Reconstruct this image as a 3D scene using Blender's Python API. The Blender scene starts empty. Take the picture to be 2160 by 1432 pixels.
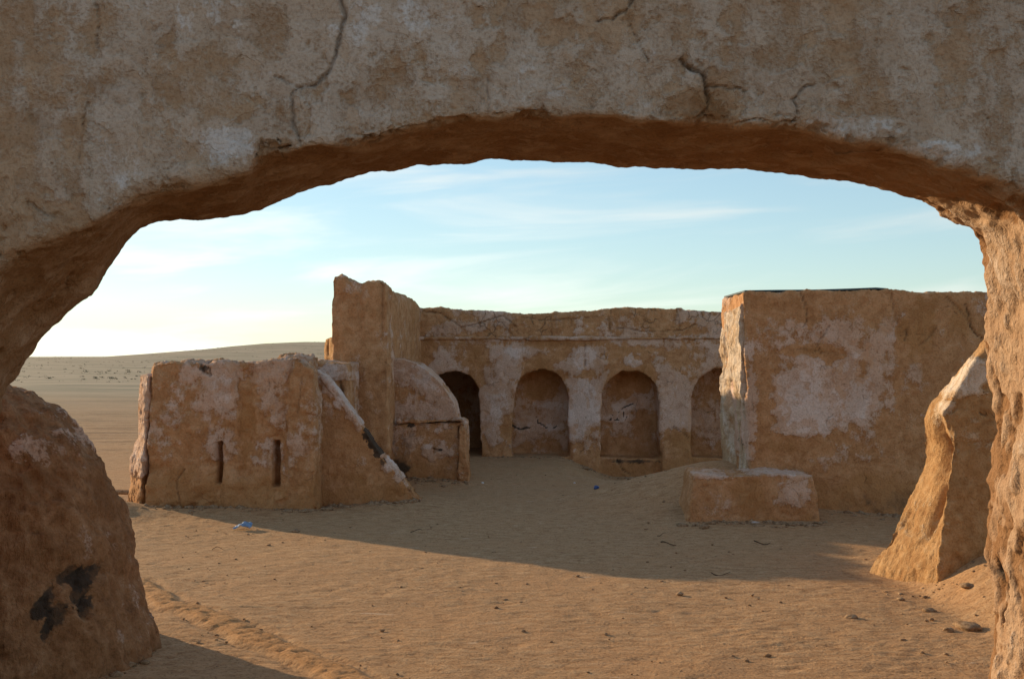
import bpy, bmesh, math, random
import numpy as np
from mathutils import Vector
random.seed(7)
R = math.radians
scene = bpy.context.scene
col = scene.collection

# ------------------------------------------------------------------ camera
H = 2.2            # eye height above the yard
F = 2400.0         # focal length in photo pixels (40 mm on 36 mm)
HZ = 755.0         # photo row of the horizon
cam_d = bpy.data.cameras.new('camera'); cam = bpy.data.objects.new('camera', cam_d); col.objects.link(cam)
cam.location = (0, 0, H); cam.rotation_euler = (R(90), 0, 0)
cam_d.sensor_width = 36; cam_d.lens = 40; cam_d.shift_y = (HZ - 716) / 2160
cam_d.clip_start = 0.05; cam_d.clip_end = 9000
scene.camera = cam

# ------------------------------------------------------------------ sky and sun
SUN_EL, SUN_AZ = 14.4, -52.0      # azimuth from +Y, towards +X
world = bpy.data.worlds.new('World'); scene.world = world; world.use_nodes = True
wn = world.node_tree; wn.nodes.clear()
def N(t, kind, **kw):
    n = t.nodes.new(kind)
    for k, v in kw.items(): setattr(n, k, v)
    return n
out = N(wn, 'ShaderNodeOutputWorld'); bg = N(wn, 'ShaderNodeBackground')
sky = N(wn, 'ShaderNodeTexSky', sky_type='NISHITA', sun_disc=False, sun_elevation=R(SUN_EL), sun_rotation=R(SUN_AZ))
sky.air_density = 1.0; sky.dust_density = 0.2; sky.ozone_density = 1.5; sky.altitude = 50
bg.inputs['Strength'].default_value = 0.10
def M(t, op, a, b=None, clamp=False):
    n = N(t, 'ShaderNodeMath', operation=op); n.use_clamp = clamp
    for i, v in enumerate((a, b)):
        if v is None: continue
        if isinstance(v, (int, float)): n.inputs[i].default_value = v
        else: t.links.new(v, n.inputs[i])
    return n.outputs[0]
# thin cirrus: streaks laid out by azimuth and elevation over the whole dome
tc = N(wn, 'ShaderNodeTexCoord'); sp = N(wn, 'ShaderNodeSeparateXYZ'); wn.links.new(tc.outputs['Generated'], sp.inputs[0])
az = M(wn, 'ARCTAN2', sp.outputs[0], sp.outputs[1]); el = M(wn, 'ARCSINE', sp.outputs[2])
elt = M(wn, 'SUBTRACT', el, M(wn, 'MULTIPLY', az, 0.06))
cb = N(wn, 'ShaderNodeCombineXYZ'); wn.links.new(M(wn, 'MULTIPLY', az, 3.2), cb.inputs[0]); wn.links.new(M(wn, 'MULTIPLY', elt, 24), cb.inputs[1])
cn = N(wn, 'ShaderNodeTexNoise'); cn.inputs['Scale'].default_value = 1.0; cn.inputs['Detail'].default_value = 7; cn.inputs['Roughness'].default_value = 0.52
cn.inputs['Distortion'].default_value = 0.5
wn.links.new(cb.outputs[0], cn.inputs['Vector'])
cr = N(wn, 'ShaderNodeMapRange'); cr.interpolation_type = 'SMOOTHSTEP'
wn.links.new(cn.outputs['Fac'], cr.inputs[0])
cr.inputs[1].default_value = 0.44; cr.inputs[2].default_value = 0.70; cr.inputs[3].default_value = 0.0; cr.inputs[4].default_value = 0.6
hsv = N(wn, 'ShaderNodeHueSaturation'); hsv.inputs['Saturation'].default_value = 0.98
sky_gamma = N(wn, 'ShaderNodeGamma'); sky_gamma.inputs[1].default_value = 0.68          # gamma added to flatten the sky and lift fill in the shade
wn.links.new(sky.outputs[0], sky_gamma.inputs[0])
wn.links.new(sky_gamma.outputs[0], hsv.inputs['Color'])
bw = N(wn, 'ShaderNodeRGBToBW'); wn.links.new(sky_gamma.outputs[0], bw.inputs[0])
cl = N(wn, 'ShaderNodeMix', data_type='RGBA', blend_type='MULTIPLY'); cl.inputs[0].default_value = 1
wn.links.new(bw.outputs[0], cl.inputs[6]); cl.inputs[7].default_value = (1.55, 1.34, 1.18, 1)
mx = N(wn, 'ShaderNodeMix', data_type='RGBA')
wn.links.new(cr.outputs[0], mx.inputs[0]); wn.links.new(hsv.outputs[0], mx.inputs[6]); wn.links.new(cl.outputs[2], mx.inputs[7])
tint = N(wn, 'ShaderNodeMix', data_type='RGBA', blend_type='MULTIPLY'); tint.inputs[0].default_value = 1
wn.links.new(mx.outputs[2], tint.inputs[6]); tint.inputs[7].default_value = (1.40, 1.63, 1.74, 1)
wn.links.new(tint.outputs[2], bg.inputs['Color']); wn.links.new(bg.outputs[0], out.inputs[0])

sun_d = bpy.data.lights.new('sun', 'SUN'); sun = bpy.data.objects.new('sun', sun_d); col.objects.link(sun)
sun_d.energy = 3.6; sun_d.angle = R(0.8); sun_d.color = (1.0, 0.75, 0.45)
to_sun = Vector((math.sin(R(SUN_AZ)) * math.cos(R(SUN_EL)), math.cos(R(SUN_AZ)) * math.cos(R(SUN_EL)), math.sin(R(SUN_EL))))
sun.rotation_euler = to_sun.to_track_quat('Z', 'Y').to_euler(); sun.location = (-20, 20, 12)

scene.view_settings.view_transform = 'Standard'; scene.view_settings.look = 'None'
scene.view_settings.exposure = 0.68; scene.view_settings.gamma = 1.0; scene.view_settings.use_curve_mapping = False
scene.cycles.max_bounces = 6; scene.cycles.diffuse_bounces = 3
scene.cycles.use_denoising = True

# ------------------------------------------------------------------ numpy noise
rng = np.random.RandomState(11)
PERM = rng.permutation(1024).astype(np.int32); PERM = np.concatenate([PERM, PERM, PERM])
g = rng.normal(size=(1024, 3)).astype(np.float32); GRAD = g / np.linalg.norm(g, axis=1, keepdims=True)
def perlin(P, seed=0):
    P = np.asarray(P, np.float32) + np.float32(seed * 17.31)
    fl = np.floor(P); i = fl.astype(np.int32) & 1023; f = P - fl
    u = f * f * f * (f * (f * 6 - 15) + 10)
    res = 0
    for dx in (0, 1):
        ax = PERM[(i[:, 0] + dx) & 1023]; wx = u[:, 0] if dx else 1 - u[:, 0]
        for dy in (0, 1):
            ay = PERM[ax + ((i[:, 1] + dy) & 1023)]; wy = wx * (u[:, 1] if dy else 1 - u[:, 1])
            for dz in (0, 1):
                gr = GRAD[PERM[ay + ((i[:, 2] + dz) & 1023)]]
                d = gr[:, 0] * (f[:, 0] - dx) + gr[:, 1] * (f[:, 1] - dy) + gr[:, 2] * (f[:, 2] - dz)
                res = res + d * (wy * (u[:, 2] if dz else 1 - u[:, 2]))
    return res * 1.5
def fbm(P, freq, octv=4, seed=0, gain=0.5, ridged=False):
    P = np.asarray(P, np.float32) * np.float32(1)
    s = 0; a = 1.0; t = 0
    fr = np.asarray(freq, np.float32)
    for o in range(octv):
        n = perlin(P * fr, seed + o * 3)
        if ridged: n = 1 - 2 * np.abs(n)
        s = s + a * n; t += a; a *= gain; fr = fr * 2.03
    return s / t * 1.4
def sstep(a, b, x):
    t = np.clip((x - a) / (b - a), 0, 1); return t * t * (3 - 2 * t)
def W(px, py, Y):     # a photo pixel seen at distance Y
    return ((px - 1080) / F * Y, Y, H + (HZ - py) / F * Y)
def polydist(x, z, pts):
    best = np.full(x.shape, 1e9, np.float32)
    for (ax, az_), (bx, bz) in zip(pts[:-1], pts[1:]):
        dx, dz = bx - ax, bz - az_; L = dx * dx + dz * dz + 1e-12
        t = np.clip(((x - ax) * dx + (z - az_) * dz) / L, 0, 1)
        best = np.minimum(best, np.hypot(x - ax - t * dx, z - az_ - t * dz))
    return best

# ------------------------------------------------------------------ mesh helpers
def tag(o, label=None, cat=None, group=None, kind=None):
    if label: o['label'] = label
    if cat: o['category'] = cat
    if group: o['group'] = group
    if kind: o['kind'] = kind
    return o
def empty(name, loc, label=None, cat=None):
    o = bpy.data.objects.new(name, None); col.objects.link(o); o.location = loc; o.empty_display_size = 0.2
    return tag(o, label, cat)
def link(name, me, mat, parent=None, smooth=True):
    me.name = name
    o = bpy.data.objects.new(name, me); col.objects.link(o)
    if mat: me.materials.clear(); me.materials.append(mat)
    if smooth: me.polygons.foreach_set('use_smooth', np.ones(len(me.polygons), bool))
    if parent is not None:
        o.parent = parent; o.location = -Vector(parent.location)
    return o
def from_arrays(V, Fq):
    me = bpy.data.meshes.new('m'); V = np.asarray(V, np.float32); Fq = np.asarray(Fq, np.int32)
    k = Fq.shape[1]
    me.vertices.add(len(V)); me.vertices.foreach_set('co', V.ravel())
    me.loops.add(Fq.size); me.loops.foreach_set('vertex_index', Fq.ravel())
    me.polygons.add(len(Fq)); me.polygons.foreach_set('loop_start', np.arange(0, Fq.size, k, dtype=np.int32))
    me.update(calc_edges=True); return me
def grid_faces(nu, nv):
    a = np.arange(nu * nv).reshape(nu, nv)
    return np.stack([a[:-1, :-1], a[1:, :-1], a[1:, 1:], a[:-1, 1:]], -1).reshape(-1, 4)
def co(me):
    a = np.empty(len(me.vertices) * 3, np.float32); me.vertices.foreach_get('co', a); return a.reshape(-1, 3)
def nor(me):
    a = np.empty(len(me.vertices) * 3, np.float32); me.vertex_normals.foreach_get('vector', a); return a.reshape(-1, 3)
def setco(me, V):
    me.vertices.foreach_set('co', np.ascontiguousarray(V, np.float32).ravel()); me.update()
def attr(me, name, v):
    a = me.attributes.new(name, 'FLOAT', 'POINT'); a.data.foreach_set('value', np.ascontiguousarray(np.clip(v, 0, 1), np.float32))
def prism(bm, poly, y0, y1, sx=0.0, back=None):
    """polygon (x,z) extruded from y0 to y1; back = another polygon for the far side"""
    back = back or poly
    f = [bm.verts.new((x, y0, z)) for x, z in poly]; b = [bm.verts.new((x + sx, y1, z)) for x, z in back]
    n = len(f); bm.faces.new(f); bm.faces.new(b[::-1])
    for i in range(n): bm.faces.new((f[i], b[i], b[(i + 1) % n], f[(i + 1) % n]))
def slab(bm, plan0, z0, plan1, z1):
    """plan polygon at z0 lofted to one at z1"""
    f = [bm.verts.new((x, y, z0)) for x, y in plan0]; b = [bm.verts.new((x, y, z1)) for x, y in plan1]
    n = len(f); bm.faces.new(f[::-1]); bm.faces.new(b)
    for i in range(n): bm.faces.new((f[i], f[(i + 1) % n], b[(i + 1) % n], b[i]))
def loft(bm, rings):
    vs = [[bm.verts.new(p) for p in r] for r in rings]; n = len(vs[0])
    bm.faces.new(vs[0][::-1]); bm.faces.new(vs[-1])
    for a, b in zip(vs[:-1], vs[1:]):
        for i in range(n): bm.faces.new((a[i], a[(i + 1) % n], b[(i + 1) % n], b[i]))
def remesh(bm, voxel, smooth=6):
    """solid union of overlapping closed shapes as an even, rounded mesh"""
    bmesh.ops.triangulate(bm, faces=bm.faces[:])
    bmesh.ops.recalc_face_normals(bm, faces=bm.faces[:])
    me = bpy.data.meshes.new('t'); bm.to_mesh(me); bm.free()
    o = bpy.data.objects.new('t', me); col.objects.link(o)
    m = o.modifiers.new('r', 'REMESH'); m.mode = 'VOXEL'; m.voxel_size = voxel
    if smooth:
        s = o.modifiers.new('s', 'SMOOTH'); s.factor = 0.5; s.iterations = smooth
    dg = bpy.context.evaluated_depsgraph_get(); dg.update()
    r = bpy.data.meshes.new_from_object(o.evaluated_get(dg)); bpy.data.objects.remove(o); bpy.data.meshes.remove(me)
    return r
def blobs(x, z, lst, Y, wob):
    """ragged patches given as photo pixels on a face at distance Y; returns summed weight"""
    s = np.zeros_like(x)
    for i, (px, py, rx, ry, a) in enumerate(lst):
        cx, _, cz = W(px, py, Y); k = Y / F
        d = np.hypot((x - cx) / (rx * k), (z - cz) / (ry * k)) + wob
        m = np.nonzero(d < 2.2)[0]
        if not len(m): continue
        q = 1.9 / (min(rx, ry) * k)
        P_ = np.stack([x[m], z[m], np.full(len(m), i * 3.7, np.float32)], 1)
        dm = d[m] + 0.55 * fbm(P_ * np.array([q, q, 1], np.float32), 1.0, 4, 600 + i, gain=.6)
        s[m] += a * (1 - sstep(0.55, 1.1, dm))
    return s
def plasterise(me, seed, amp=(0.035, 0.012, 0.005), pale0=0.5, base=(0.0, 0.6), lst=(), Y=15, flake=0.012,
               grooves=(), carve=(), stain_shade=(), stain_base=0.0, crk=0.3, marks=(), top=None, post=None, rough=1.0, flute=0.0):
    """erode a plastered earth mass and store where lime coat, stain and cracks are"""
    V = co(me); n = nor(me); x, z = V[:, 0], V[:, 2]
    wob = 0.35 * fbm(V, 3.2, 4, seed + 40)
    big = fbm(V, 0.9, 3, seed); mid = fbm(V, 3.4, 4, seed + 9); fine = fbm(V, 13.0, 3, seed + 20)
    pal = pale0 + 0.34 * fbm(V, 1.15, 4, seed + 60, gain=0.6) + blobs(x, z, lst, Y, wob)
    pal = pal - (1 - sstep(base[0], base[1], z + 0.25 * mid)) * 0.5
    coat = sstep(0.44, 0.54, pal + 0.10 * mid + 0.06 * fine)
    d = amp[0] * big + amp[1] * mid + amp[2] * fine + flake * (coat - 0.6)
    d = d - (1 - coat) * amp[2] * np.abs(fine) * 1.5
    if flute: d = d + flute * (fbm(V * np.array([1, 1, .22], np.float32), 2.6, 3, seed + 130) + .4 * fbm(V * np.array([1, 1, .3], np.float32), 7.5, 3, seed + 140))
    gr = np.zeros(len(V), np.float32)
    wx = x + 0.02 * perlin(V * 7, seed + 3) + 0.008 * perlin(V * 25, seed + 4)
    wz = z + 0.02 * perlin(V * 7, seed + 5) + 0.008 * perlin(V * 25, seed + 6)
    for pts, wd, dp in grooves:
        wd = max(wd, .016)
        dd = polydist(wx, wz, [(W(a, b, Y)[0], W(a, b, Y)[2]) for a, b in pts]) + 0.35 * wd * perlin(V * 9, seed + 8)
        c = 1 - sstep(wd * 0.1, wd * 1.2, dd); gr = np.maximum(gr, c * min(1, dp / 0.025)); d = d - dp * c * (n[:, 1] < -0.3)
    for px, py, rx, ry, dp in carve:
        c = np.clip(blobs(x, z, [(px, py, rx, ry, 1)], Y, wob * 0.6), 0, 1); d = d - dp * c; coat = coat * (1 - c)
    st = np.clip(blobs(x, z, stain_shade, Y, wob * 1.3), 0, 1) + stain_base * (1 - sstep(base[0] - 0.1, base[1], z + 0.5 * mid + 0.2 * big))
    for pts, wd in marks:
        dd = polydist(wx, wz, [(W(a, b, Y)[0], W(a, b, Y)[2]) for a, b in pts]) + 0.6 * wd * fbm(V, 11, 3, seed + 88)
        st = np.maximum(st, 0.95 * (1 - sstep(wd * .5, wd * 1.3, dd)))
    V = V + n * d[:, None] * rough
    if top is not None:
        zt, am = top
        w = sstep(zt - 0.22, zt - 0.02, z)
        Q = np.stack([V[:, 0], V[:, 1], V[:, 0] * 0], 1)
        V[:, 2] += w * am * (fbm(Q, 2.3, 2, seed + 70) + 0.8 * np.round(2 * fbm(Q, 6.0, 3, seed + 71)) / 2 + 0.35 * fbm(Q, 22, 2, seed + 72))
    if post is not None: V = post(V, n, x, z)
    setco(me, V)
    attr(me, 'coat', pal); attr(me, 'stain_shade', st); attr(me, 'groove', gr)
    attr(me, 'crk', np.full(len(V), crk) if np.isscalar(crk) else crk(x, z))
    return me

# ------------------------------------------------------------------ materials
def new_mat(name):
    m = bpy.data.materials.new(name); m.use_nodes = True; t = m.node_tree; t.nodes.clear()
    o = N(t, 'ShaderNodeOutputMaterial'); b = N(t, 'ShaderNodeBsdfPrincipled'); t.links.new(b.outputs[0], o.inputs[0])
    b.inputs['Roughness'].default_value = 0.95; b.inputs['Specular IOR Level'].default_value = 0.12
    return m, t, b
def noise(t, vec, scale, detail=6, rough=0.55, dist=0.0):
    n = N(t, 'ShaderNodeTexNoise'); n.inputs['Scale'].default_value = scale; n.inputs['Detail'].default_value = detail
    n.inputs['Roughness'].default_value = rough; n.inputs['Distortion'].default_value = dist
    t.links.new(vec, n.inputs['Vector']); return n.outputs['Fac']
def ramp(t, fac, stops):
    r = N(t, 'ShaderNodeValToRGB'); t.links.new(fac, r.inputs[0]); e = r.color_ramp.elements
    while len(e) < len(stops): e.new(0.5)
    for s, (p, c) in zip(e, stops): s.position = p; s.color = (*c, 1)
    return r.outputs[0]
def mapr(t, v, a, b, c=0.0, d=1.0, smooth=True):
    r = N(t, 'ShaderNodeMapRange'); r.interpolation_type = 'SMOOTHSTEP' if smooth else 'LINEAR'
    t.links.new(v, r.inputs[0])
    for i, q in enumerate((a, b, c, d)): r.inputs[i + 1].default_value = q
    return r.outputs[0]
def mix(t, f, a, b, blend='MIX'):
    m = N(t, 'ShaderNodeMix', data_type='RGBA', blend_type=blend)
    for s, v in ((0, f), (6, a), (7, b)):
        if isinstance(v, tuple): m.inputs[s].default_value = (*v, 1)
        elif isinstance(v, (int, float)): m.inputs[s].default_value = v
        else: t.links.new(v, m.inputs[s])
    return m.outputs[2]
def at_node(t, name):
    a = N(t, 'ShaderNodeAttribute', attribute_name=name); return a.outputs['Fac']
def bump(t, h, strength, dist, prev=None):
    b = N(t, 'ShaderNodeBump'); b.inputs['Strength'].default_value = strength; b.inputs['Distance'].default_value = dist
    t.links.new(h, b.inputs['Height'])
    if prev is not None: t.links.new(prev, b.inputs['Normal'])
    return b.outputs[0]
def scaled(t, vec, s):
    m = N(t, 'ShaderNodeMapping'); m.inputs['Scale'].default_value = s; t.links.new(vec, m.inputs['Vector']); return m.outputs[0]

def plaster_material(name, earth, lime, stain_shade=(0.035, 0.032, 0.028), fscale=1.0, streak=0.6, cscale=2.6, fibre=0.0, edge=(0.43, 0.54), deep=(0.34, 0.17, 0.07)):
    m, t, b = new_mat(name)
    pos = N(t, 'ShaderNodeNewGeometry').outputs['Position']
    n1 = noise(t, pos, 1.3, 4, 0.6); n2 = noise(t, pos, 7 * fscale, 6, 0.66); n3 = noise(t, pos, 42 * fscale, 3, 0.6); n4 = noise(t, pos, 170 * fscale, 1, 0.6)
    dr = noise(t, scaled(t, pos, (7, 7, 0.55)), 1.4, 5, 0.6)
    coat = at_node(t, 'coat')
    v = M(t, 'ADD', coat, M(t, 'MULTIPLY', M(t, 'SUBTRACT', n2, 0.5), 0.62))
    v = M(t, 'ADD', v, M(t, 'MULTIPLY', M(t, 'SUBTRACT', dr, 0.5), streak * 0.5))
    v = M(t, 'ADD', v, M(t, 'MULTIPLY', M(t, 'SUBTRACT', n3, 0.5), 0.22))
    k1 = mapr(t, v, *edge); k2 = mapr(t, v, 0.70, 0.88)
    ce = ramp(t, n2, [(0.28, earth[0]), (0.5, earth[1]), (0.74, earth[2])])
    cl_ = mix(t, mapr(t, n1, 0.35, 0.68), lime[0], lime[1])
    c = mix(t, M(t, 'MULTIPLY', k1, 0.72), ce, cl_); c = mix(t, M(t, 'MULTIPLY', k2, 0.55), c, lime[2])
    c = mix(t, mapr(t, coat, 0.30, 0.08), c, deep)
    # rusty drip streaks and speckle
    c = mix(t, M(t, 'MULTIPLY', mapr(t, dr, 0.56, 0.74), 0.55 * streak), c, earth[1])
    c = mix(t, 1.0, c, ramp(t, n3, [(0.28, (0.70, 0.67, 0.64)), (0.52, (0.97, 0.97, 0.97)), (0.75, (1.0, 1.0, 1.0))]), 'MULTIPLY')
    c = mix(t, M(t, 'MULTIPLY', mapr(t, n4, 0.62, 0.74), 0.30), c, (0.16, 0.11, 0.07))
    lay = mapr(t, noise(t, pos, 2.3 * fscale, 6, 0.62, 0.4), 0.50, 0.535)
    lay2 = mapr(t, noise(t, scaled(t, pos, (1, 1, .7)), 5.1 * fscale, 5, 0.6, 0.3), 0.57, 0.60)
    c = mix(t, M(t, 'MULTIPLY', lay, 0.38), c, mix(t, 1.0, c, (0.74, 0.66, 0.58), 'MULTIPLY'))
    c = mix(t, M(t, 'MULTIPLY', lay2, 0.40), c, ce)
    # fine crazing
    nd = N(t, 'ShaderNodeTexNoise'); nd.inputs['Scale'].default_value = 3.0; nd.inputs['Detail'].default_value = 4; t.links.new(pos, nd.inputs['Vector'])
    vm = N(t, 'ShaderNodeVectorMath', operation='MULTIPLY_ADD'); t.links.new(nd.outputs['Color'], vm.inputs[0]); vm.inputs[1].default_value = (0.30,) * 3; t.links.new(pos, vm.inputs[2])
    vo = N(t, 'ShaderNodeTexVoronoi', feature='DISTANCE_TO_EDGE'); vo.inputs['Scale'].default_value = cscale; t.links.new(vm.outputs[0], vo.inputs['Vector'])
    vo2 = N(t, 'ShaderNodeTexVoronoi', feature='DISTANCE_TO_EDGE'); vo2.inputs['Scale'].default_value = cscale * 2.3; t.links.new(vm.outputs[0], vo2.inputs['Vector'])
    ck = at_node(t, 'crk'); nm = noise(t, pos, 1.7, 3)
    gate = mapr(t, M(t, 'ADD', nm, M(t, 'MULTIPLY', ck, 0.42)), 0.64, 0.80)
    gate2 = mapr(t, M(t, 'ADD', noise(t, pos, 2.9, 3), M(t, 'MULTIPLY', ck, 0.38)), 0.68, 0.82)
    cr1 = M(t, 'MULTIPLY', mapr(t, M(t, 'SUBTRACT', vo.outputs['Distance'], M(t, 'MULTIPLY', ck, 0.02)), 0.0, 0.022, 0.9, 0), gate)
    cr2 = M(t, 'MULTIPLY', mapr(t, M(t, 'SUBTRACT', vo2.outputs['Distance'], M(t, 'MULTIPLY', ck, 0.025)), 0.0, 0.026, 0.7, 0), gate2)
    cr_ = M(t, 'MAXIMUM', M(t, 'MAXIMUM', cr1, cr2), at_node(t, 'groove'), clamp=True)
    c = mix(t, M(t, 'MULTIPLY', cr_, 0.62), c, (0.055, 0.038, 0.024))  # crack shadow painted into the colour as dark brown
    s = M(t, 'ADD', at_node(t, 'stain_shade'), M(t, 'MULTIPLY', M(t, 'SUBTRACT', n2, 0.5), 0.5))
    c = mix(t, M(t, 'MULTIPLY', mapr(t, s, 0.38, 0.78), 0.88), c, stain_shade)
    t.links.new(c, b.inputs['Base Color'])
    hh = M(t, 'MULTIPLY', n2, 0.022)
    for v_, w_ in ((k1, 0.005), (n3, 0.0085), (n4, 0.0020), (cr_, -0.014), (lay, -0.0035), (lay2, -0.0035)): hh = M(t, 'ADD', hh, M(t, 'MULTIPLY', v_, w_))
    if fibre:
        fb = noise(t, scaled(t, pos, (30, 30, 6)), 1.0, 4, 0.6); hh = M(t, 'ADD', hh, M(t, 'MULTIPLY', fb, fibre))
    h = bump(t, hh, 1.0, 1.0)
    t.links.new(h, b.inputs['Normal']); return m
EARTH = ((0.40, 0.188, 0.080), (0.54, 0.284, 0.134), (0.64, 0.374, 0.203))
LIME = ((0.64, 0.43, 0.315), (0.71, 0.525, 0.43), (0.78, 0.66, 0.60))
mat_wall = plaster_material('mud_plaster', EARTH, LIME, deep=(0.46, 0.23, 0.095))
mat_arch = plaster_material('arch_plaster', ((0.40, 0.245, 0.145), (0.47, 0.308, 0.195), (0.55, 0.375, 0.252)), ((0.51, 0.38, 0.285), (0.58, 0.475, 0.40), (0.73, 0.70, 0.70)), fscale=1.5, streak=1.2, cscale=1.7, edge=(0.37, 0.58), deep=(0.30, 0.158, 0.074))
mat_rough = plaster_material('rough_earth_render', ((0.20, 0.092, 0.042), (0.34, 0.170, 0.080), (0.48, 0.275, 0.150)), LIME, fscale=1.3, streak=0.9, fibre=0.022, deep=(0.27, 0.132, 0.060))
mat_gold = plaster_material('sandy_render', ((0.34, 0.172, 0.068), (0.47, 0.270, 0.120), (0.57, 0.365, 0.190)), ((0.60, 0.43, 0.275), (0.67, 0.52, 0.375), (0.78, 0.69, 0.59)), fscale=1.4, streak=0.7, fibre=0.012, deep=(0.44, 0.235, 0.095))

def ground_material():
    m, t, b = new_mat('packed_sand')
    pos = N(t, 'ShaderNodeNewGeometry').outputs['Position']
    sep = N(t, 'ShaderNodeSeparateXYZ'); t.links.new(pos, sep.inputs[0])
    n1 = noise(t, pos, 0.7, 4, 0.6); n2 = noise(t, scaled(t, pos, (3.0, 5.6, 3.0)), 2.0, 7, 0.70); n3 = noise(t, pos, 38, 3, 0.65); n4 = noise(t, pos, 150, 1, 0.6)
    c = ramp(t, n2, [(0.28, (0.27, 0.140, 0.066)), (0.46, (0.445, 0.256, 0.126)), (0.72, (0.58, 0.372, 0.205))])
    c = mix(t, mapr(t, n1, 0.42, 0.68, 0, 0.5), c, (0.48, 0.266, 0.128))
    # thin pale salt crust in flat patches
    crust = mapr(t, noise(t, scaled(t, pos, (1.1, 4.2, 1.0)), 1.9, 7, 0.6, 0.6), 0.64, 0.74, 0, 0.5)
    c = mix(t, crust, c, (0.70, 0.53, 0.38))
    c = mix(t, M(t, 'MULTIPLY', mapr(t, M(t, 'ADD', at_node(t, 'track'), M(t, 'MULTIPLY', M(t, 'SUBTRACT', n2, 0.5), 0.7)), 0.35, 0.8), 0.65), c, (0.52, 0.265, 0.105))
    c = mix(t, 1.0, c, ramp(t, n3, [(0.28, (0.52, 0.48, 0.45)), (0.5, (0.97, 0.97, 0.97)), (0.8, (1, 1, 1))]), 'MULTIPLY')
    c = mix(t, M(t, 'MULTIPLY', mapr(t, n4, 0.62, 0.72), 0.35), c, (0.12, 0.08, 0.05))
    st2 = noise(t, scaled(t, pos, (0.30, 1.7, 1.0)), 1.0, 6, 0.66)
    c = mix(t, mapr(t, sep.outputs[1], 20, 34), c, mix(t, 1.0, c, ramp(t, st2, [(0.36, (0.58, 0.58, 0.60)), (0.52, (0.95, 0.95, 0.98)), (0.7, (1.0, 1.0, 1.0))]), 'MULTIPLY'))
    # open plain: greyer soil with low dry scrub cover
    sc_ = noise(t, scaled(t, pos, (0.05, 0.16, 0.1)), 1.0, 9, 0.68)
    pl = mix(t, mapr(t, sc_, 0.40, 0.62), (0.42, 0.325, 0.225), (0.26, 0.222, 0.150))
    c = mix(t, mapr(t, sep.outputs[1], 26, 80), c, pl)
    t.links.new(c, b.inputs['Base Color'])
    hh = M(t, 'ADD', M(t, 'MULTIPLY', n2, 0.018), M(t, 'ADD', M(t, 'MULTIPLY', n3, 0.0085), M(t, 'MULTIPLY', n4, 0.0018)))
    h = bump(t, hh, 1.0, 1.0)
    t.links.new(h, b.inputs['Normal']); return m
mat_ground = ground_material()
def flat_mat(name, c0, c1, rough=0.8, scale=30, spec=0.3, bmp=0.004):
    m, t, b = new_mat(name); pos = N(t, 'ShaderNodeNewGeometry').outputs['Position']
    n = noise(t, pos, scale, 5, 0.6); t.links.new(mix(t, mapr(t, n, 0.35, 0.65), c0, c1), b.inputs['Base Color'])
    b.inputs['Roughness'].default_value = rough; b.inputs['Specular IOR Level'].default_value = spec
    t.links.new(bump(t, n, 0.5, bmp), b.inputs['Normal']); return m
mat_blue = flat_mat('sun_faded_blue_plastic', (0.12, 0.20, 0.34), (0.22, 0.32, 0.46), 0.45, 25, 0.5, 0.002)
mat_deepblue = flat_mat('deep_blue_plastic', (0.015, 0.05, 0.18), (0.03, 0.08, 0.25), 0.35, 25, 0.5, 0.002)
mat_white = flat_mat('white_plastic', (0.62, 0.60, 0.57), (0.75, 0.74, 0.72), 0.5, 30, 0.4, 0.002)
mat_roof = flat_mat('dark_teal_roofing', (0.02, 0.04, 0.05), (0.05, 0.08, 0.09), 0.6, 12, 0.4, 0.004)
mat_tar = flat_mat('tarred_felt', (0.012, 0.014, 0.012), (0.05, 0.05, 0.043), 0.7, 14, 0.3, 0.012)
mat_stone = flat_mat('sandy_clod', (0.20, 0.12, 0.065), (0.36, 0.24, 0.145), 0.95, 26, 0.1, 0.01)
mat_pale = flat_mat('broken_lime_plaster', (0.36, 0.28, 0.22), (0.52, 0.45, 0.40), 0.95, 22, 0.1, 0.01)
mat_twig = flat_mat('dry_twig', (0.07, 0.045, 0.028), (0.14, 0.09, 0.055), 0.9, 40, 0.1, 0.003)
mat_scrub = flat_mat('dry_scrub', (0.14, 0.125, 0.075), (0.22, 0.19, 0.12), 0.95, 9, 0.1, 0.02)

# ------------------------------------------------------------------ ground
def g2(x, y, cx, cy, sx, sy): return np.exp(-((x - cx) / sx) ** 2 - ((y - cy) / sy) ** 2)
def ground_z(x, y):
    x = np.asarray(x, np.float64); y = np.asarray(y, np.float64)
    z = 0.62 * g2(x, y, 3.35, 17.4, 1.25, 1.3)                         # sand drift against the broken wall end
    z = z + 0.16 * g2(x, y, 2.0, 18.2, 1.0, 1.2)
    z = z - 0.46 * sstep(20.2, 23.4, y) * (1 - sstep(27, 29, y)) * sstep(0.9, 2.4, x) * (1 - sstep(7, 9, x))
    z = z + 0.36 * sstep(3.72, 4.5, x) * sstep(7.4, 10.4, y) * (1 - sstep(11.4, 12.8, y))
    z = z + 0.10 * g2(x, y, 4.6, 8.6, 0.9, 0.6)
    z = z + 0.015 * g2(x, y, 2.7, 12.2, 1.7, 1.9)
    z = z + 0.16 * g2(x, y, -5.75, 16.0, 0.5, 0.7) + 0.09 * g2(x, y, -4.3, 16.0, 1.6, 0.5)
    z = z + 0.10 * g2(x, y, -1.6, 17.0, 0.9, 0.9) + 0.12 * g2(x, y, -1.6, 19.9, 1.0, 0.5)
    z = z + 0.20 * sstep(30, 60, y) * (1 - sstep(60, 100, y))
    z = z + 2.8 * sstep(90, 600, y) + 7.6 * sstep(-160, -105, x + 0.0 * y) * sstep(260, 600, y)
    return z
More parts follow.
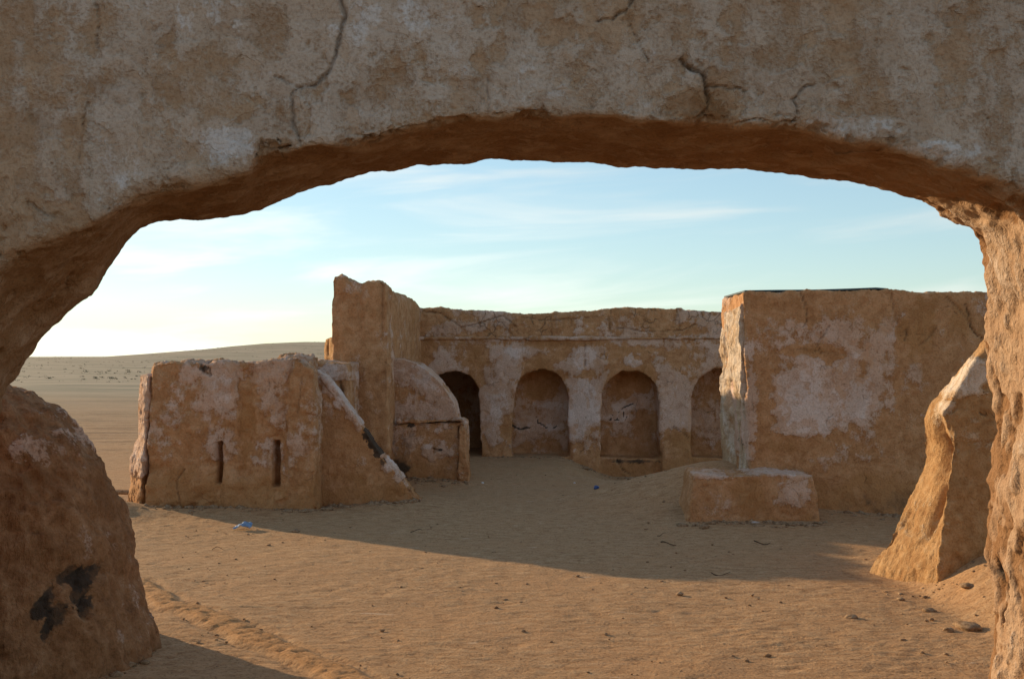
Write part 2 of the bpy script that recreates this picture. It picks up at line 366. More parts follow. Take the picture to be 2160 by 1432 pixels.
def axis(stops, grow, far):
    a = []
    for lo, hi, st in stops: a += list(np.arange(lo, hi, st))
    v, s = stops[-1][1], stops[-1][2]
    while v < far: a.append(v); s *= grow; v += s
    lo, s = stops[0][0], stops[0][2]; b = []; v = lo
    return a, lo, stops[0][2]
def both(a, lo, s, grow, far):
    b = []; v = lo
    while v > far: s *= grow; v -= s; b.append(v)
    return np.array(b[::-1] + a)
ax, l0, s0 = axis([(-5.6, 5.6, 0.035)], 1.085, 2600); gx = both(ax, l0, s0, 1.085, -2600)
ay, l0, s0 = axis([(7.2, 11.0, 0.021), (11.0, 15.0, 0.034), (15.0, 27.0, 0.07)], 1.055, 3200); gy = both(ay, l0, s0, 1.12, -300)
GX, GY = np.meshgrid(gx, gy, indexing='ij'); X, Y_ = GX.ravel(), GY.ravel()
Zg = ground_z(X, Y_)
P2 = np.stack([X, Y_, X * 0], 1).astype(np.float32)
near = 1 - sstep(30, 60, np.hypot(X, Y_))
idx = near > 0
Q = P2[idx]
rel = 0.030 * fbm(Q, 0.8, 3, 1) + 0.016 * fbm(Q, np.array([2.6, 3.4, 1]), 4, 2)
Qw = Q + .12 * np.stack([perlin(Q * 2.1, 40), perlin(Q * 2.1, 41), Q[:, 2] * 0], 1)
dent = fbm(Qw, np.array([4.2, 5.6, 1]), 3, 5)
rel = 0.55 * rel - 0.008 * sstep(0.25, 0.75, dent) + 0.008 * fbm(Qw, np.array([10, 13, 1]), 3, 6) * (0.6 + 0.8 * sstep(-0.2, 0.4, fbm(Q, 0.6, 2, 8)))
tl = [(-3.7, 11.2), (-3.1, 10.2), (-2.62, 9.75), (-2.2, 9.2), (-1.85, 8.75), (-1.54, 8.36), (-1.1, 7.8), (-0.6, 7.1), (0.2, 6.0)]
td = polydist(Q[:, 0] + 0.05 * perlin(Q * 3, 4), Q[:, 1] + 0.05 * perlin(Q * 3, 5), tl)
tr = 1 - sstep(0.05, 0.20, td)
rel = rel + tr * (0.018 * fbm(Q, 9, 4, 30, ridged=True) + 0.012) - 0.02 * (1 - sstep(0.0, 0.07, np.abs(td - 0.17)))
zz = Zg.copy(); zz[idx] += rel * near[idx]
far_ = ~idx; 
zz += 0.09 * fbm(P2, np.array([0.10, 0.22, 1]), 3, 14) * sstep(24, 40, Y_)
if far_.any(): zz[far_] += 0.25 * fbm(P2[far_], 0.03, 3, 12)
track = np.zeros(len(X)); track[idx] = tr * near[idx]
me = from_arrays(np.stack([X, Y_, zz], 1), grid_faces(len(gx), len(gy)))
attr(me, 'track', track)
tag(link('ground', me, mat_ground), kind='structure')
def gz(x, y): return float(ground_z(x, y))

# ------------------------------------------------------------------ the near archway
YN, YF = 5.0, 6.1
PAIRS = [((-262, 1840), (-22, 1700)), ((-250, 1300), (-18, 1250)), ((-240, 1000), (-10, 1050)), ((-200, 850), (2, 960)), ((-140, 740), (12, 880)),
 ((-90, 660), (26, 822)), ((-40, 590), (58, 780)), ((0, 548), (83, 737)), ((60, 525), (142, 674)), ((120, 503), (205, 610)), ((201, 473), (244, 551)),
 ((240, 448), (274, 507)), ((271, 427), (303, 481)), ((322, 404), (342, 469)), ((427, 385), (415, 468)), ((518, 368), (489, 462)), ((548, 338), (540, 450)),
 ((600, 326), (586, 432)), ((640, 318), (640, 411)), ((744, 302), (729, 385)), ((855, 277), (855, 357)), ((955, 257), (955, 347)), ((1080, 247), (1080, 346)),
 ((1281, 248), (1281, 352)), ((1382, 264), (1390, 357)), ((1482, 256), (1470, 360)), ((1558, 262), (1560, 363)), ((1708, 266), (1680, 378)),
 ((1784, 295), (1770, 393)), ((1935, 325), (1859, 410)), ((2035, 362), (1920, 428)), ((2160, 402), (1975, 447)), ((2215, 440), (2035, 490)),
 ((2255, 500), (2060, 533)), ((2275, 560), (2065, 560)), ((2290, 640), (2076, 610)), ((2295, 760), (2079, 717)), ((2300, 860), (2087, 804)),
 ((2305, 960), (2094, 890)), ((2300, 1060), (2083, 998)), ((2300, 1230), (2079, 1150)), ((2305, 1300), (2091, 1207)), ((2310, 1360), (2097, 1243)),
 ((2310, 1500), (2090, 1359)), ((2305, 1600), (2084, 1432)), ((2312, 1840), (2090, 1700))]
nk = np.array([W(a[0], a[1], YN) for a, b in PAIRS])[:, [0, 2]]; fk = np.array([W(b[0], b[1], YF) for a, b in PAIRS])[:, [0, 2]]
def catmull(K, tt):
    i = np.clip(np.floor(tt).astype(int), 0, len(K) - 2); f = (tt - i)[:, None]
    p0, p1, p2, p3 = K[np.maximum(i - 1, 0)], K[i], K[i + 1], K[np.minimum(i + 2, len(K) - 1)]
    m1, m2 = (p2 - p0) * 0.35, (p3 - p1) * 0.35
    return (2 * f**3 - 3 * f**2 + 1) * p1 + (f**3 - 2 * f**2 + f) * m1 + (-2 * f**3 + 3 * f**2) * p2 + (f**3 - f**2) * m2
tfine = np.linspace(0, len(PAIRS) - 1, 6000); pf = 0.5 * (catmull(nk, tfine) + catmull(fk, tfine))
Ls = np.concatenate([[0], np.cumsum(np.hypot(*np.diff(pf, axis=0).T))])
lt = np.linspace(0, Ls[-1], int(Ls[-1] / 0.0088)); tt = np.interp(lt, Ls, tfine)
pn, pfar = catmull(nk, tt), catmull(fk, tt)
nu = len(tt)
# outward rays to the wall's outer rectangle
C0 = np.array([0.1, 1.6])
dv = pn - C0; dv = dv / np.linalg.norm(dv, axis=1, keepdims=True)
low = pn[:, 1] < 1.6
dv[low] = np.stack([np.sign(pn[low, 0]), np.zeros(low.sum())], 1)
XO, ZO = 6.2, 4.7
sx = (XO - np.abs(pn[:, 0])) / np.maximum(np.abs(dv[:, 0]), 1e-6); sz = np.where(dv[:, 1] > 1e-6, (ZO - pn[:, 1]) / np.maximum(dv[:, 1], 1e-6), 1e9)
Lout = np.minimum(sx, sz)
face_r = np.concatenate([np.arange(0.005, 1.30, 0.0092), 1.3 + (np.linspace(0, 1, 14)[1:] ** 1.2) * 9])
rows = []
far_r = np.array([0.02, 0.06, 0.14, 0.3, 0.6, 1.0, 1.6, 2.6, 4.0, 6.0])
ns = int((YF - YN) / 0.0115)
def outp(base, r, y):
    q = base + dv * np.minimum(r, Lout)[:, None]; return np.stack([q[:, 0], np.full(nu, y), q[:, 1]], 1)
for r in face_r[::-1]: rows.append(outp(pn, r, YN))
for k in range(ns + 1):
    s = k / ns; q = pn * (1 - s) + pfar * s; rows.append(np.stack([q[:, 0], np.full(nu, YN + (YF - YN) * s), q[:, 1]], 1))
for r in far_r: rows.append(outp(pfar, r, YF))
rows.append(np.stack([rows[0][:, 0], np.full(nu, YF), rows[0][:, 2]], 1)); rows.append(rows[0].copy())
G = np.stack(rows, 1); nv = G.shape[1]; nf = len(face_r)
lo, hi = 10, nf + ns + 6
for it in range(26):          # round the arrises
    G[:, lo:hi] = 0.5 * G[:, lo:hi] + 0.25 * (G[:, lo - 1:hi - 1] + G[:, lo + 1:hi + 1])
fq = grid_faces(nu, nv)
me = from_arrays(G.reshape(-1, 3), fq[:, ::-1])
V = co(me); n = nor(me)
vi = np.tile(np.arange(nv), nu)
J_ = 7 * fbm(V, 7.0, 4, 700) + 8 * fbm(V, 2.4, 2, 701)
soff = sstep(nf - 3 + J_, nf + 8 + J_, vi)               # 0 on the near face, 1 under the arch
x, z = V[:, 0], V[:, 2]
wob = 0.35 * fbm(V, 4.0, 4, 3)
big, mid, fine = fbm(V, 1.0, 3, 1), fbm(V, 4.2, 4, 2), fbm(V, 16, 3, 4)
pal = 0.58 + 0.42 * fbm(V, 1.4, 5, 50, gain=0.66)
pal += blobs(x, z, [(470, 300, 90, 60, .25), (1780, 270, 120, 30, .35), (1950, 330, 150, 30, .35), (60, 250, 120, 200, -.05), (420, 190, 120, 110, -.18), (1350, 60, 140, 70, -.12),
                    (700, 380, 60, 60, .1), (1480, 220, 120, 70, -.22), (1150, 120, 90, 120, .12), (60, 480, 150, 80, -.2), (560, 60, 60, 70, -.2), (880, 30, 40, 60, .25), (480, 320, 70, 50, .2)], YN, wob)
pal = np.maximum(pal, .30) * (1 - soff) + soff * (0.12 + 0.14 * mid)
gr = np.zeros(len(V)); wx = x + 0.018 * perlin(V * 8, 3) + 0.012 * perlin(V * 20, 4); wz = z + 0.018 * perlin(V * 8, 5) + 0.012 * perlin(V * 20, 6)
d = 0.022 * big + 0.010 * mid + 0.0035 * fine
onface = 1 - soff
CR = [([(725, -10), (722, 60), (705, 120), (690, 155), (660, 180), (630, 190), (618, 205), (615, 250), (622, 290), (634, 312)], .012, .013),
      ([(630, 190), (600, 170), (578, 163)], .007, .012),
      ([(1434, 128), (1462, 151), (1482, 157), (1487, 181), (1496, 203), (1482, 241), (1475, 262)], .015, .03), ([(1487, 181), (1532, 183), (1578, 193)], .008, .014),
      ([(1720, 180), (1693, 186), (1673, 211), (1681, 236), (1671, 256)], .009, .018), ([(1261, 43), (1296, 38), (1321, 20), (1335, -5)], .008, .014),
      ([(730, 305), (780, 292), (850, 272), (905, 262), (950, 252)], .007, .016), ([(196, -10), (210, 60), (206, 110)], .007, .010), ([(190, 205), (180, 270), (165, 330)], .006, .008),
      ([(1330, 50), (1350, 90), (1370, 130)], .005, .008), ([(2060, 215), (2085, 255)], .006, .01), ([(1560, 255), (1620, 258), (1680, 255)], .006, .012), ([(1025, 170), (1032, 240)], .005, .006)]
for pts, wd, dp in CR:
    dd = polydist(wx, wz, [(W(a, b, YN)[0], W(a, b, YN)[2]) for a, b in pts]) + 0.9 * wd * np.abs(perlin(V * 6, 8))
    c = (1 - sstep(0, wd * 1.15, dd)) * onface; gr = np.maximum(gr, c * min(1, dp / .014)); d -= dp * c
# lost plaster: a missing chunk by the lip, shallow scars elsewhere
for px, py, rx, ry, dp in [(580, 326, 50, 32, .045), (642, 255, 24, 50, .010), (470, 120, 34, 90, .006), (250, 160, 38, 26, .006), (1480, 225, 80, 40, .008), (1660, 225, 60, 25, .006), (2000, 120, 60, 90, .005), (1130, 40, 50, 40, .006)]:
    c = np.clip(blobs(x, z, [(px, py, rx, ry, 1)], YN, wob * .8), 0, 1) * onface
    d -= dp * sstep(.2, .5, c); pal = pal - .16 * sstep(.3, .6, c) * (dp > .007) - .10 * c
for fr_, th_, sd_, dp_ in ((1.5, .16, 710, .008), (2.7, .30, 715, .006), (5.0, .42, 720, .005)):
    k_ = sstep(th_, th_ + .035, fbm(V, fr_, 5, sd_, gain=.6)) * onface; d -= dp_ * k_; pal -= .13 * k_
# old coat edge running down the left side
ed = polydist(wx, wz, [(W(a, b, YN)[0], W(a, b, YN)[2]) for a, b in [(190, 190), (190, 300), (140, 360), (90, 400), (75, 450)]])
d += 0.008 * (x < W(190, 300, YN)[0]) * (1 - sstep(0.0, 0.5, ed)) * onface
d -= 0.022 * sstep(.18, .32, fbm(V, 7.5, 4, 702, gain=.6)) * np.exp(-((vi - nf) / 9.0) ** 2)
# thick lip of lime along the edge
d += 0.012 * np.exp(-((vi - (nf - 8)) / 5.0) ** 2) * (0.6 + big)
# soffit and jambs: coarse earth render, deeply eroded where it stands in the weather
jr = sstep(2.0, 2.35, x) * soff; jl = sstep(-1.9, -2.4, x) * soff
Sq = V * np.array([1, 1, .55], np.float32)
cav = fbm(Sq, 5.0, 4, 60, gain=.55)
d += soff * (0.012 * fbm(V, 9, 3, 33) + 0.010 * mid)
pl_ = fbm(Sq, 2.3, 4, 61, gain=.55); pl2 = fbm(V * np.array([1, 1, .7], np.float32), 4.6, 3, 66)
plate = sstep(-.06, .04, pl_) + .8 * sstep(.28, .36, pl_) - .8 * sstep(.12, .22, pl2) * sstep(.1, -.3, pl_)
d += jr * (0.034 + 0.024 * (plate - .6) + 0.010 * big + 0.006 * fbm(V, 9, 4, 62) + 0.005 * fbm(V, 26, 2, 64) - 0.035 * sstep(.46, .62, cav)) + jl * (0.03 * fbm(V, 2.4, 3, 63) - 0.03 * sstep(.3, .6, cav))
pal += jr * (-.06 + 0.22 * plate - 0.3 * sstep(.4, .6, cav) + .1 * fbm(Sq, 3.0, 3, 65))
edge_f = np.exp(-((vi - (nf + ns)) / 6.0) ** 2)
d += edge_f * 0.010 * fbm(V, 12, 3, 80) + edge_f * 0.004 * fbm(V, 34, 2, 81)
d *= sstep(0, 4, vi) * (1 - sstep(nv - 6, nv - 3, vi))
setco(me, V + n * d[:, None])
attr(me, 'coat', pal); attr(me, 'stain_shade', soff * 0.25 * sstep(.1, .6, fbm(V, 2.2, 4, 90)) + jr * .5 * sstep(.35, .6, cav)); attr(me, 'groove', gr); attr(me, 'crk', onface * .09 + soff * .04)  # jamb hollows get a dark colour that paints in their shade
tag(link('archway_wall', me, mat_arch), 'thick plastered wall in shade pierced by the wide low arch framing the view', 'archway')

# ------------------------------------------------------------------ left slumped buttress, close to the arch
def rings_from(prof, ny=14):
    """prof: rows of (z, x_left, x_right, y_front, y_back) -> rounded plan rings"""
    rs = []
    for zz_, xl, xr, yf, yb in prof:
        ring = []
        for k in range(28):
            a = 2 * math.pi * k / 28; ca, sa = math.cos(a), math.sin(a)
            e = 0.72
            ring.append(((xl + xr) / 2 + (xr - xl) / 2 * math.copysign(abs(ca) ** e, ca), (yf + yb) / 2 + (yb - yf) / 2 * math.copysign(abs(sa) ** e, sa), zz_))
        rs.append(ring)
    return rs
YB = 8.4
def bx(px): return (px - 1080) / F * YB
def bz(py): return H + (HZ - py) / F * YB
bm = bmesh.new()
prof = []
for py, px, yf, yb in [(1560, 352, 7.15, 9.6), (1400, 336, 7.3, 9.5), (1370, 328, 7.35, 9.5), (1330, 318, 7.4, 9.45), (1280, 300, 7.45, 9.45), (1230, 285, 7.5, 9.4), (1160, 272, 7.6, 9.4), (1130, 275, 7.62, 9.4),
                       (1090, 261, 7.68, 9.4), (1050, 247, 7.72, 9.35), (990, 224, 7.8, 9.3), (950, 192, 7.85, 9.25), (900, 148, 7.95, 9.2), (862, 106, 8.05, 9.1), (838, 62, 8.15, 9.0), (822, 20, 8.3, 8.8)]:
    prof.append((bz(py), -5.9 + max(0, (bz(py) - .8)) * .55, bx(px - 30 + 8 * (py > 1150)), yf, yb))
loft(bm, rings_from(prof))
slab(bm, [(-6.2, 5.7), (-3.5, 5.7), (-3.35, 8.2), (-6.2, 8.2)], -.3, [(-6.2, 5.7), (-3.75, 5.7), (-3.9, 8.2), (-6.2, 8.2)], 1.75)  # unseen mass out to the arch leg, added to block sky light
me = remesh(bm, 0.024, 3)
TORN = [(138, 1218, 26, 20), (164, 1224, 22, 24), (108, 1250, 17, 26), (96, 1276, 18, 30), (158, 1258, 20, 32), (172, 1290, 16, 27), (124, 1296, 19, 30), (112, 1325, 12, 22)]
def lb_post(V, n, x, z):
    Sq = np.stack([V[:, 0], V[:, 1], V[:, 2] * .4], 1); r = fbm(Sq, 5.5, 4, 201)
    # raking gullies running down to the right
    D_ = np.stack([V[:, 0] + V[:, 2] * .45, V[:, 1], V[:, 2] * .25], 1); q = fbm(D_, 7.0, 3, 203, ridged=True)
    return V + n * (0.020 * r + 0.026 * q - 0.035 * sstep(.45, .8, r))[:, None]
plasterise(me, 21, (0.10, 0.040, 0.014), 0.32, (-.3, .2), [(45, 950, 60, 46, .20), (150, 985, 50, 36, .14), (20, 900, 50, 26, .08), (150, 1160, 60, 40, .08)], YB - .6, .010,
           stain_shade=[(x_, y_, a_, b_, .66) for x_, y_, a_, b_ in TORN] + [(60, 1300, 50, 90, .2)], carve=[(x_, y_, a_, b_, .035) for x_, y_, a_, b_ in TORN], crk=.04, post=lb_post)  # last broad patch paints shade into the lower-left colour
tag(link('slumped_buttress', me, mat_rough), 'big rounded mud buttress with a black torn patch, left of the arch', 'buttress')

# ------------------------------------------------------------------ left ruined block with sloping wing
YK = 16.3
def kx(px, Y=YK): return (px - 1080) / F * Y
def kz(py, Y=YK): return H + (HZ - py) / F * Y
bm = bmesh.new()
top = [(322, 775), (345, 768), (400, 770), (430, 772), (470, 766), (520, 764), (560, 762), (600, 760), (628, 755), (648, 762), (664, 776)]
poly = [(kx(300), -.35)] + [(kx(304), .25), (kx(312), .9)] + [(kx(a), kz(b)) for a, b in top] + [(kx(668), .9), (kx(668), -.35)]
prism(bm, poly, YK, YK + 1.25, sx=-.30)
prism(bm, [(kx(610), -.3), (kx(612), kz(800)), (kx(622), kz(764)), (kx(645), kz(762)), (kx(663), kz(780)), (kx(668), .4), (kx(672), -.3)], YK - .10, YK + .5)    # rounded right shoulder
slab(bm, [(kx(300), YK - .16), (kx(664), YK - .20), (kx(664), YK + .3), (kx(300), YK + .3)], -.35, [(kx(312), YK + .02), (kx(660), YK), (kx(660), YK + .3), (kx(312), YK + .3)], .75)
prism(bm, [(-3.62, .2), (-3.55, 2.16), (-3.3, 2.26), (-3.0, 2.22), (-2.98, .2)], YK + .8, YK + 1.4)  # rear hump added so the block's shadow closes a lit gap
me = remesh(bm, 0.020, 5)
def blk_post(V, n, x, z):
    f = sstep(-.35, -.7, n[:, 1])
    def recess(x0, x1, z0, z1, dp, soft):
        return dp * sstep(x0 - soft, x0 + soft, x + .02 * perlin(V * 5, 90)) * (1 - sstep(x1 - soft, x1 + soft, x + .02 * perlin(V * 5, 91))) * sstep(z0 - soft, z0 + soft, z) * (1 - sstep(z1 - soft, z1 + soft, z))
    d = recess(kx(503), kx(536), kz(1010), kz(778), .045, .045) + recess(kx(457), kx(467), kz(1018), kz(932), .30, .016) + recess(kx(577), kx(588), kz(1024), kz(930), .28, .018)
    d = d + recess(kx(560), kx(600), kz(1060), kz(905), .02, .06) + recess(kx(430), kx(490), kz(1060), kz(905), .015, .08)
    V[:, 1] += d * f
    Qb = np.stack([V[:, 0], V[:, 1], V[:, 2] * 1.5], 1)
    V[:, 1] += f * .10 * sstep(.42, .05, z) * sstep(-.1, .5, fbm(Qb, 2.2, 3, 95))      # undercut foot
    return V
plasterise(me, 31, (0.085, 0.032, 0.012), 0.44, (.1, .95), [(400, 830, 70, 60, .12), (470, 810, 35, 60, .15), (580, 830, 35, 80, .18), (350, 1000, 50, 50, .05), (560, 960, 40, 50, .12), (480, 970, 30, 50, .12), (440, 890, 60, 30, -.15), (520, 880, 25, 110, -.35), (620, 1000, 40, 60, .1)],
           YK, .012, grooves=[([(424, 770), (430, 785), (445, 792), (440, 776)], .018, .04), ([(385, 1070), (372, 1010), (390, 990)], .012, .015), ([(640, 790), (635, 840), (630, 870)], .01, .012)], stain_shade=[(430, 778, 14, 10, .7)], crk=.10, top=(kz(768), .045), post=blk_post, stain_base=.25, flute=.034)
blk = empty('ruined_block', ((kx(300) + kx(664)) / 2, YK + .5, 0), 'low ruined mud block with two slits and a sloping wing, left of the yard', 'ruin')
link('wall', me, mat_wall, blk)
# bright slab split off the left end
bm = bmesh.new()
e0 = [(kx(295), YK + .02), (kx(264, YK + .5), YK + .68), (kx(280, YK + .9), YK + .95), (kx(312), YK + .55)]
e1 = [(kx(305), YK + .02), (kx(283, YK + .5), YK + .64), (kx(292, YK + .9), YK + .95), (kx(318), YK + .55)]
e2 = [(kx(312), YK + .03), (kx(288, YK + .5), YK + .60), (kx(297, YK + .9), YK + .9), (kx(324), YK + .5)]
e00 = [(kx(294), YK - .03), (kx(264, YK + .5), YK + .62), (kx(280, YK + .9), YK + .95), (kx(312), YK + .55)]
em = [(kx(300), YK + .01), (kx(270, YK + .5), YK + .66), (kx(282, YK + .9), YK + .95), (kx(312), YK + .55)]
loft(bm, [[(a, b, zz_) for a, b in e] for e, zz_ in ((e00, -.3), (e0, .12), (em, .62), (e1, 1.0), (e2, kz(792)))])
me = remesh(bm, 0.019, 2)
plasterise(me, 33, (0.07, 0.04, 0.018), 0.66, (.2, .7), Y=YK, crk=.1, top=(kz(792), .02), flute=.02)
tag(link('end_slab', me, mat_wall, blk), 'sunlit slab split from the block by a dark crack')
# sloping wing wall and its coping
YW = 16.75
def wx_(px): return (px - 1080) / F * YW
def wz_(py): return H + (HZ - py) / F * YW
bm = bmesh.new()
prism(bm, [(wx_(640), -.3), (wx_(640), wz_(790)), (wx_(684), wz_(792)), (wx_(735), wz_(862)), (wx_(790), wz_(940)), (wx_(838), wz_(1003)), (wx_(868), wz_(1040)), (wx_(884), -.05), (wx_(880), -.3)], YW, YW + .40)
me = remesh(bm, 0.02, 3)
plasterise(me, 35, (0.045, 0.022, 0.009), 0.26, (.0, .5), [(700, 860, 40, 50, .12), (682, 800, 24, 18, .75), (700, 822, 20, 18, .65), (720, 848, 17, 18, .6), (740, 876, 15, 16, .5), (756, 898, 12, 14, .4), (822, 985, 16, 14, .4), (842, 1008, 14, 14, .4), (812, 985, 18, 10, .3)], YW, .010, stain_shade=[(712, 935, 12, 18, .35), (772, 916, 12, 14, .8), (786, 938, 14, 15, .95), (798, 958, 16, 15, .95), (806, 976, 12, 10, .7)], crk=.15)
link('sloping_wing', me, mat_wall, blk)
def ribbon(pts, n_, th, ya, yb, seed=0):
    bm = bmesh.new(); rr = random.Random(seed)
    up = np.array([(wx_(a), wz_(b)) for a, b in pts]); L = np.concatenate([[0], np.cumsum(np.hypot(*np.diff(up, axis=0).T))])
    for i in range(n_):
        s0 = (i + rr.uniform(-.5, .5)) / n_ * L[-1]; ln = L[-1] / n_ * rr.uniform(2.2, 3.6)
        cx, cz = np.interp(s0, L, up[:, 0]), np.interp(s0, L, up[:, 1]); ex, ez = np.interp(s0 + ln, L, up[:, 0]), np.interp(s0 + ln, L, up[:, 1])
        if abs(ex - cx) + abs(ez - cz) < .02: continue
        tx_, tz_ = ex - cx, ez - cz; q = math.hypot(tx_, tz_); nx_, nz_ = -tz_ / q, tx_ / q
        if nz_ < 0: nx_, nz_ = -nx_, -nz_
        t1, t2 = th * rr.uniform(.55, 1.1), th * rr.uniform(.55, 1.1); dn = .06
        poly = [(cx - nx_ * dn, cz - nz_ * dn), (cx + nx_ * t1, cz + nz_ * t1), (ex + nx_ * t2, ez + nz_ * t2), (ex - nx_ * dn, ez - nz_ * dn)]
        prism(bm, poly, ya + rr.uniform(-.05, .04), yb + rr.uniform(-.05, .05))
    return bm
me = remesh(ribbon([(662, 782), (684, 792), (712, 830), (735, 862), (760, 898)], 16, .022, YW + .012, YW + .42, 1), 0.013, 5)
plasterise(me, 36, (0.03, 0.024, 0.012), 0.90, (-1, -.9), Y=YW, crk=.3); tag(link('coping', me, mat_wall, blk), 'whitewashed upper coping of the sloping wing')
me = remesh(ribbon([(757, 893), (775, 918), (792, 943), (806, 962), (822, 984)], 11, .018, YW + .012, YW + .40, 2), 0.013, 5)
plasterise(me, 37, (0.03, 0.024, 0.012), 0.1, (-1, -.9), Y=YW, crk=0, stain_shade=[(790, 940, 34, 42, 1.0), (775, 915, 20, 22, .8), (810, 965, 20, 22, .8)]); tag(link('coping', me, mat_wall, blk), 'tarred black stretch of the sloping coping')
me = remesh(ribbon([(806, 956), (824, 976), (842, 1002), (866, 1034), (888, 1058)], 14, .024, YW + .012, YW + .36, 3), 0.013, 4)
plasterise(me, 38, (0.035, 0.03, 0.014), 0.46, (-1, -.9), [(828, 985, 28, 34, .5), (872, 1040, 22, 20, -.3)], YW, crk=.1, rough=1.3); tag(link('coping', me, mat_wall, blk), 'crumbled pale foot of the sloping coping')

# ------------------------------------------------------------------ tall wing wall behind the block
YT = 18.9
def tx(px, Y=YT): return (px - 1080) / F * Y
def tz(py, Y=YT): return H + (HZ - py) / F * Y
bm = bmesh.new()
fr = [(tx(735), -.4), (tx(738), tz(900)), (tx(732), tz(800)), (tx(702), tz(775)), (tx(699), tz(700)), (tx(697), tz(640)), (tx(699), tz(592)), (tx(706), tz(578)), (tx(722), tz(578)), (tx(738), tz(590)), (tx(758), tz(602)), (tx(772), tz(594)), (tx(802), tz(592)), (tx(815), tz(602)), (tx(818), tz(660)), (tx(820), -.4)]
fr[0] = (tx(700), -.4); fr[1] = (tx(700), tz(900)); fr[2] = (tx(700), tz(800))
prism(bm, fr, YT, YT + .9)
wl = tx(703); wr = tx(816)
prism(bm, [(wl, -.6), (wl, 3.30), (wl + .12, 3.42), (wr - .10, 3.44), (wr, 3.34), (wr + .02, -.6)], YT + .3, 26.2)
me = remesh(bm, 0.034, 3)
def tw_post(V, n, x, z):
    f = sstep(-.2, -.6, n[:, 1])
    g_ = f * (np.exp(-((x - tx(760)) / .05) ** 2) * .035 * sstep(2.2, 3.0, z) + np.exp(-((x - tx(806)) / .03) ** 2) * .06 * sstep(2.3, 2.7, z) - np.exp(-((x - tx(722)) / .12) ** 2) * .05 + np.exp(-((x - tx(745)) / .03) ** 2) * .05 * (1 - sstep(1.8, 2.1, z)))
    V[:, 1] += g_; return V
plasterise(me, 41, (0.06, 0.022, 0.009), 0.32, (.0, .6), [(720, 640, 30, 60, .10), (850, 700, 40, 60, .12), (840, 780, 40, 60, .08), (780, 860, 30, 40, .05)], YT, .010, stain_base=.3, crk=.12, top=(3.42, .03), post=tw_post, flute=.05)
tow = empty('tall_wall', ((wl + wr) / 2, YT + 3, 0), 'tall jagged-topped mud wall standing between the slit block and the arcade', 'wall')
link('wall', me, mat_wall, tow)
YL = 17.75
bm = bmesh.new()
prism(bm, [((632 - 1080) / F * YL, -.3), ((632 - 1080) / F * YL, H + (HZ - 759) / F * YL), ((672 - 1080) / F * YL, H + (HZ - 761) / F * YL), ((694 - 1080) / F * YL, H + (HZ - 765) / F * YL), ((733 - 1080) / F * YL, H + (HZ - 766) / F * YL), ((737 - 1080) / F * YL, 1.2), ((750 - 1080) / F * YL, .4), ((756 - 1080) / F * YL, -.3)], YL, YT + .3)
me = remesh(bm, 0.028, 3)
plasterise(me, 43, (0.06, 0.03, 0.012), 0.42, (.0, .4), [(680, 790, 40, 25, .6), (715, 785, 30, 20, .4)], YL, .012, grooves=[([(716, 805), (722, 840), (718, 875)], .03, .06)], crk=.2, top=(H + (HZ - 768) / F * YL, .015))
tag(link('linking_wall', me, mat_wall, tow), 'lower whitewashed stub joining the tall wall to the block')

# small lit pier far behind the block
YP = 19.6
bm = bmesh.new()
A_, B_ = (-3.33, 19.98), (-2.99, 19.12)
rg = []
for py, q in [(980, 1.0), (800, .98), (760, .95), (735, .86), (720, .70), (712, .40)]:
    zz_ = H + (HZ - py) / F * YP; m_ = ((A_[0] + B_[0]) / 2, (A_[1] + B_[1]) / 2); hx, hy = (B_[0] - A_[0]) / 2 * q, (B_[1] - A_[1]) / 2 * q
    rg.append([(m_[0] - hx, m_[1] - hy, zz_), (m_[0] + hx, m_[1] + hy, zz_), (m_[0] + hx + .45, m_[1] + hy + .2, zz_), (m_[0] - hx + .45, m_[1] - hy + .2, zz_)])
bm.free(); bm = bmesh.new(); loft(bm, rg); me = remesh(bm, 0.036, 3)
plasterise(me, 45, (0.04, 0.025, 0.010), 0.35, (-1, -.5), Y=YP, crk=.1, stain_shade=[(687, 768, 6, 12, .9)], carve=[(687, 766, 5, 10, .08)], grooves=[([(694, 720), (690, 745), (700, 770)], .03, .05)])
tag(link('rounded_pier', me, mat_gold), 'small round-topped sunlit pier peeping out behind the tall wall', 'pier')
# dark stub of a beam beyond the block
bm = bmesh.new(); prism(bm, [((652 - 1080) / F * 21, H - .9), ((652 - 1080) / F * 21, H + (HZ - 766) / F * 21), ((684 - 1080) / F * 21, H + (HZ - 768) / F * 21), ((684 - 1080) / F * 21, H - .9)], 21, 21.3)
bm.verts.ensure_lookup_table()
for v in bm.verts:
    if v.co.z < 1.5: v.co.z = -.2
me = remesh(bm, 0.025, 2); plasterise(me, 46, (0.03, 0.02, 0.008), 0.1, (-1, -.5), Y=21, crk=.1)
tag(link('wall_stub', me, mat_wall), 'brown wall stub just showing over the block beside the sunlit pier', 'wall')

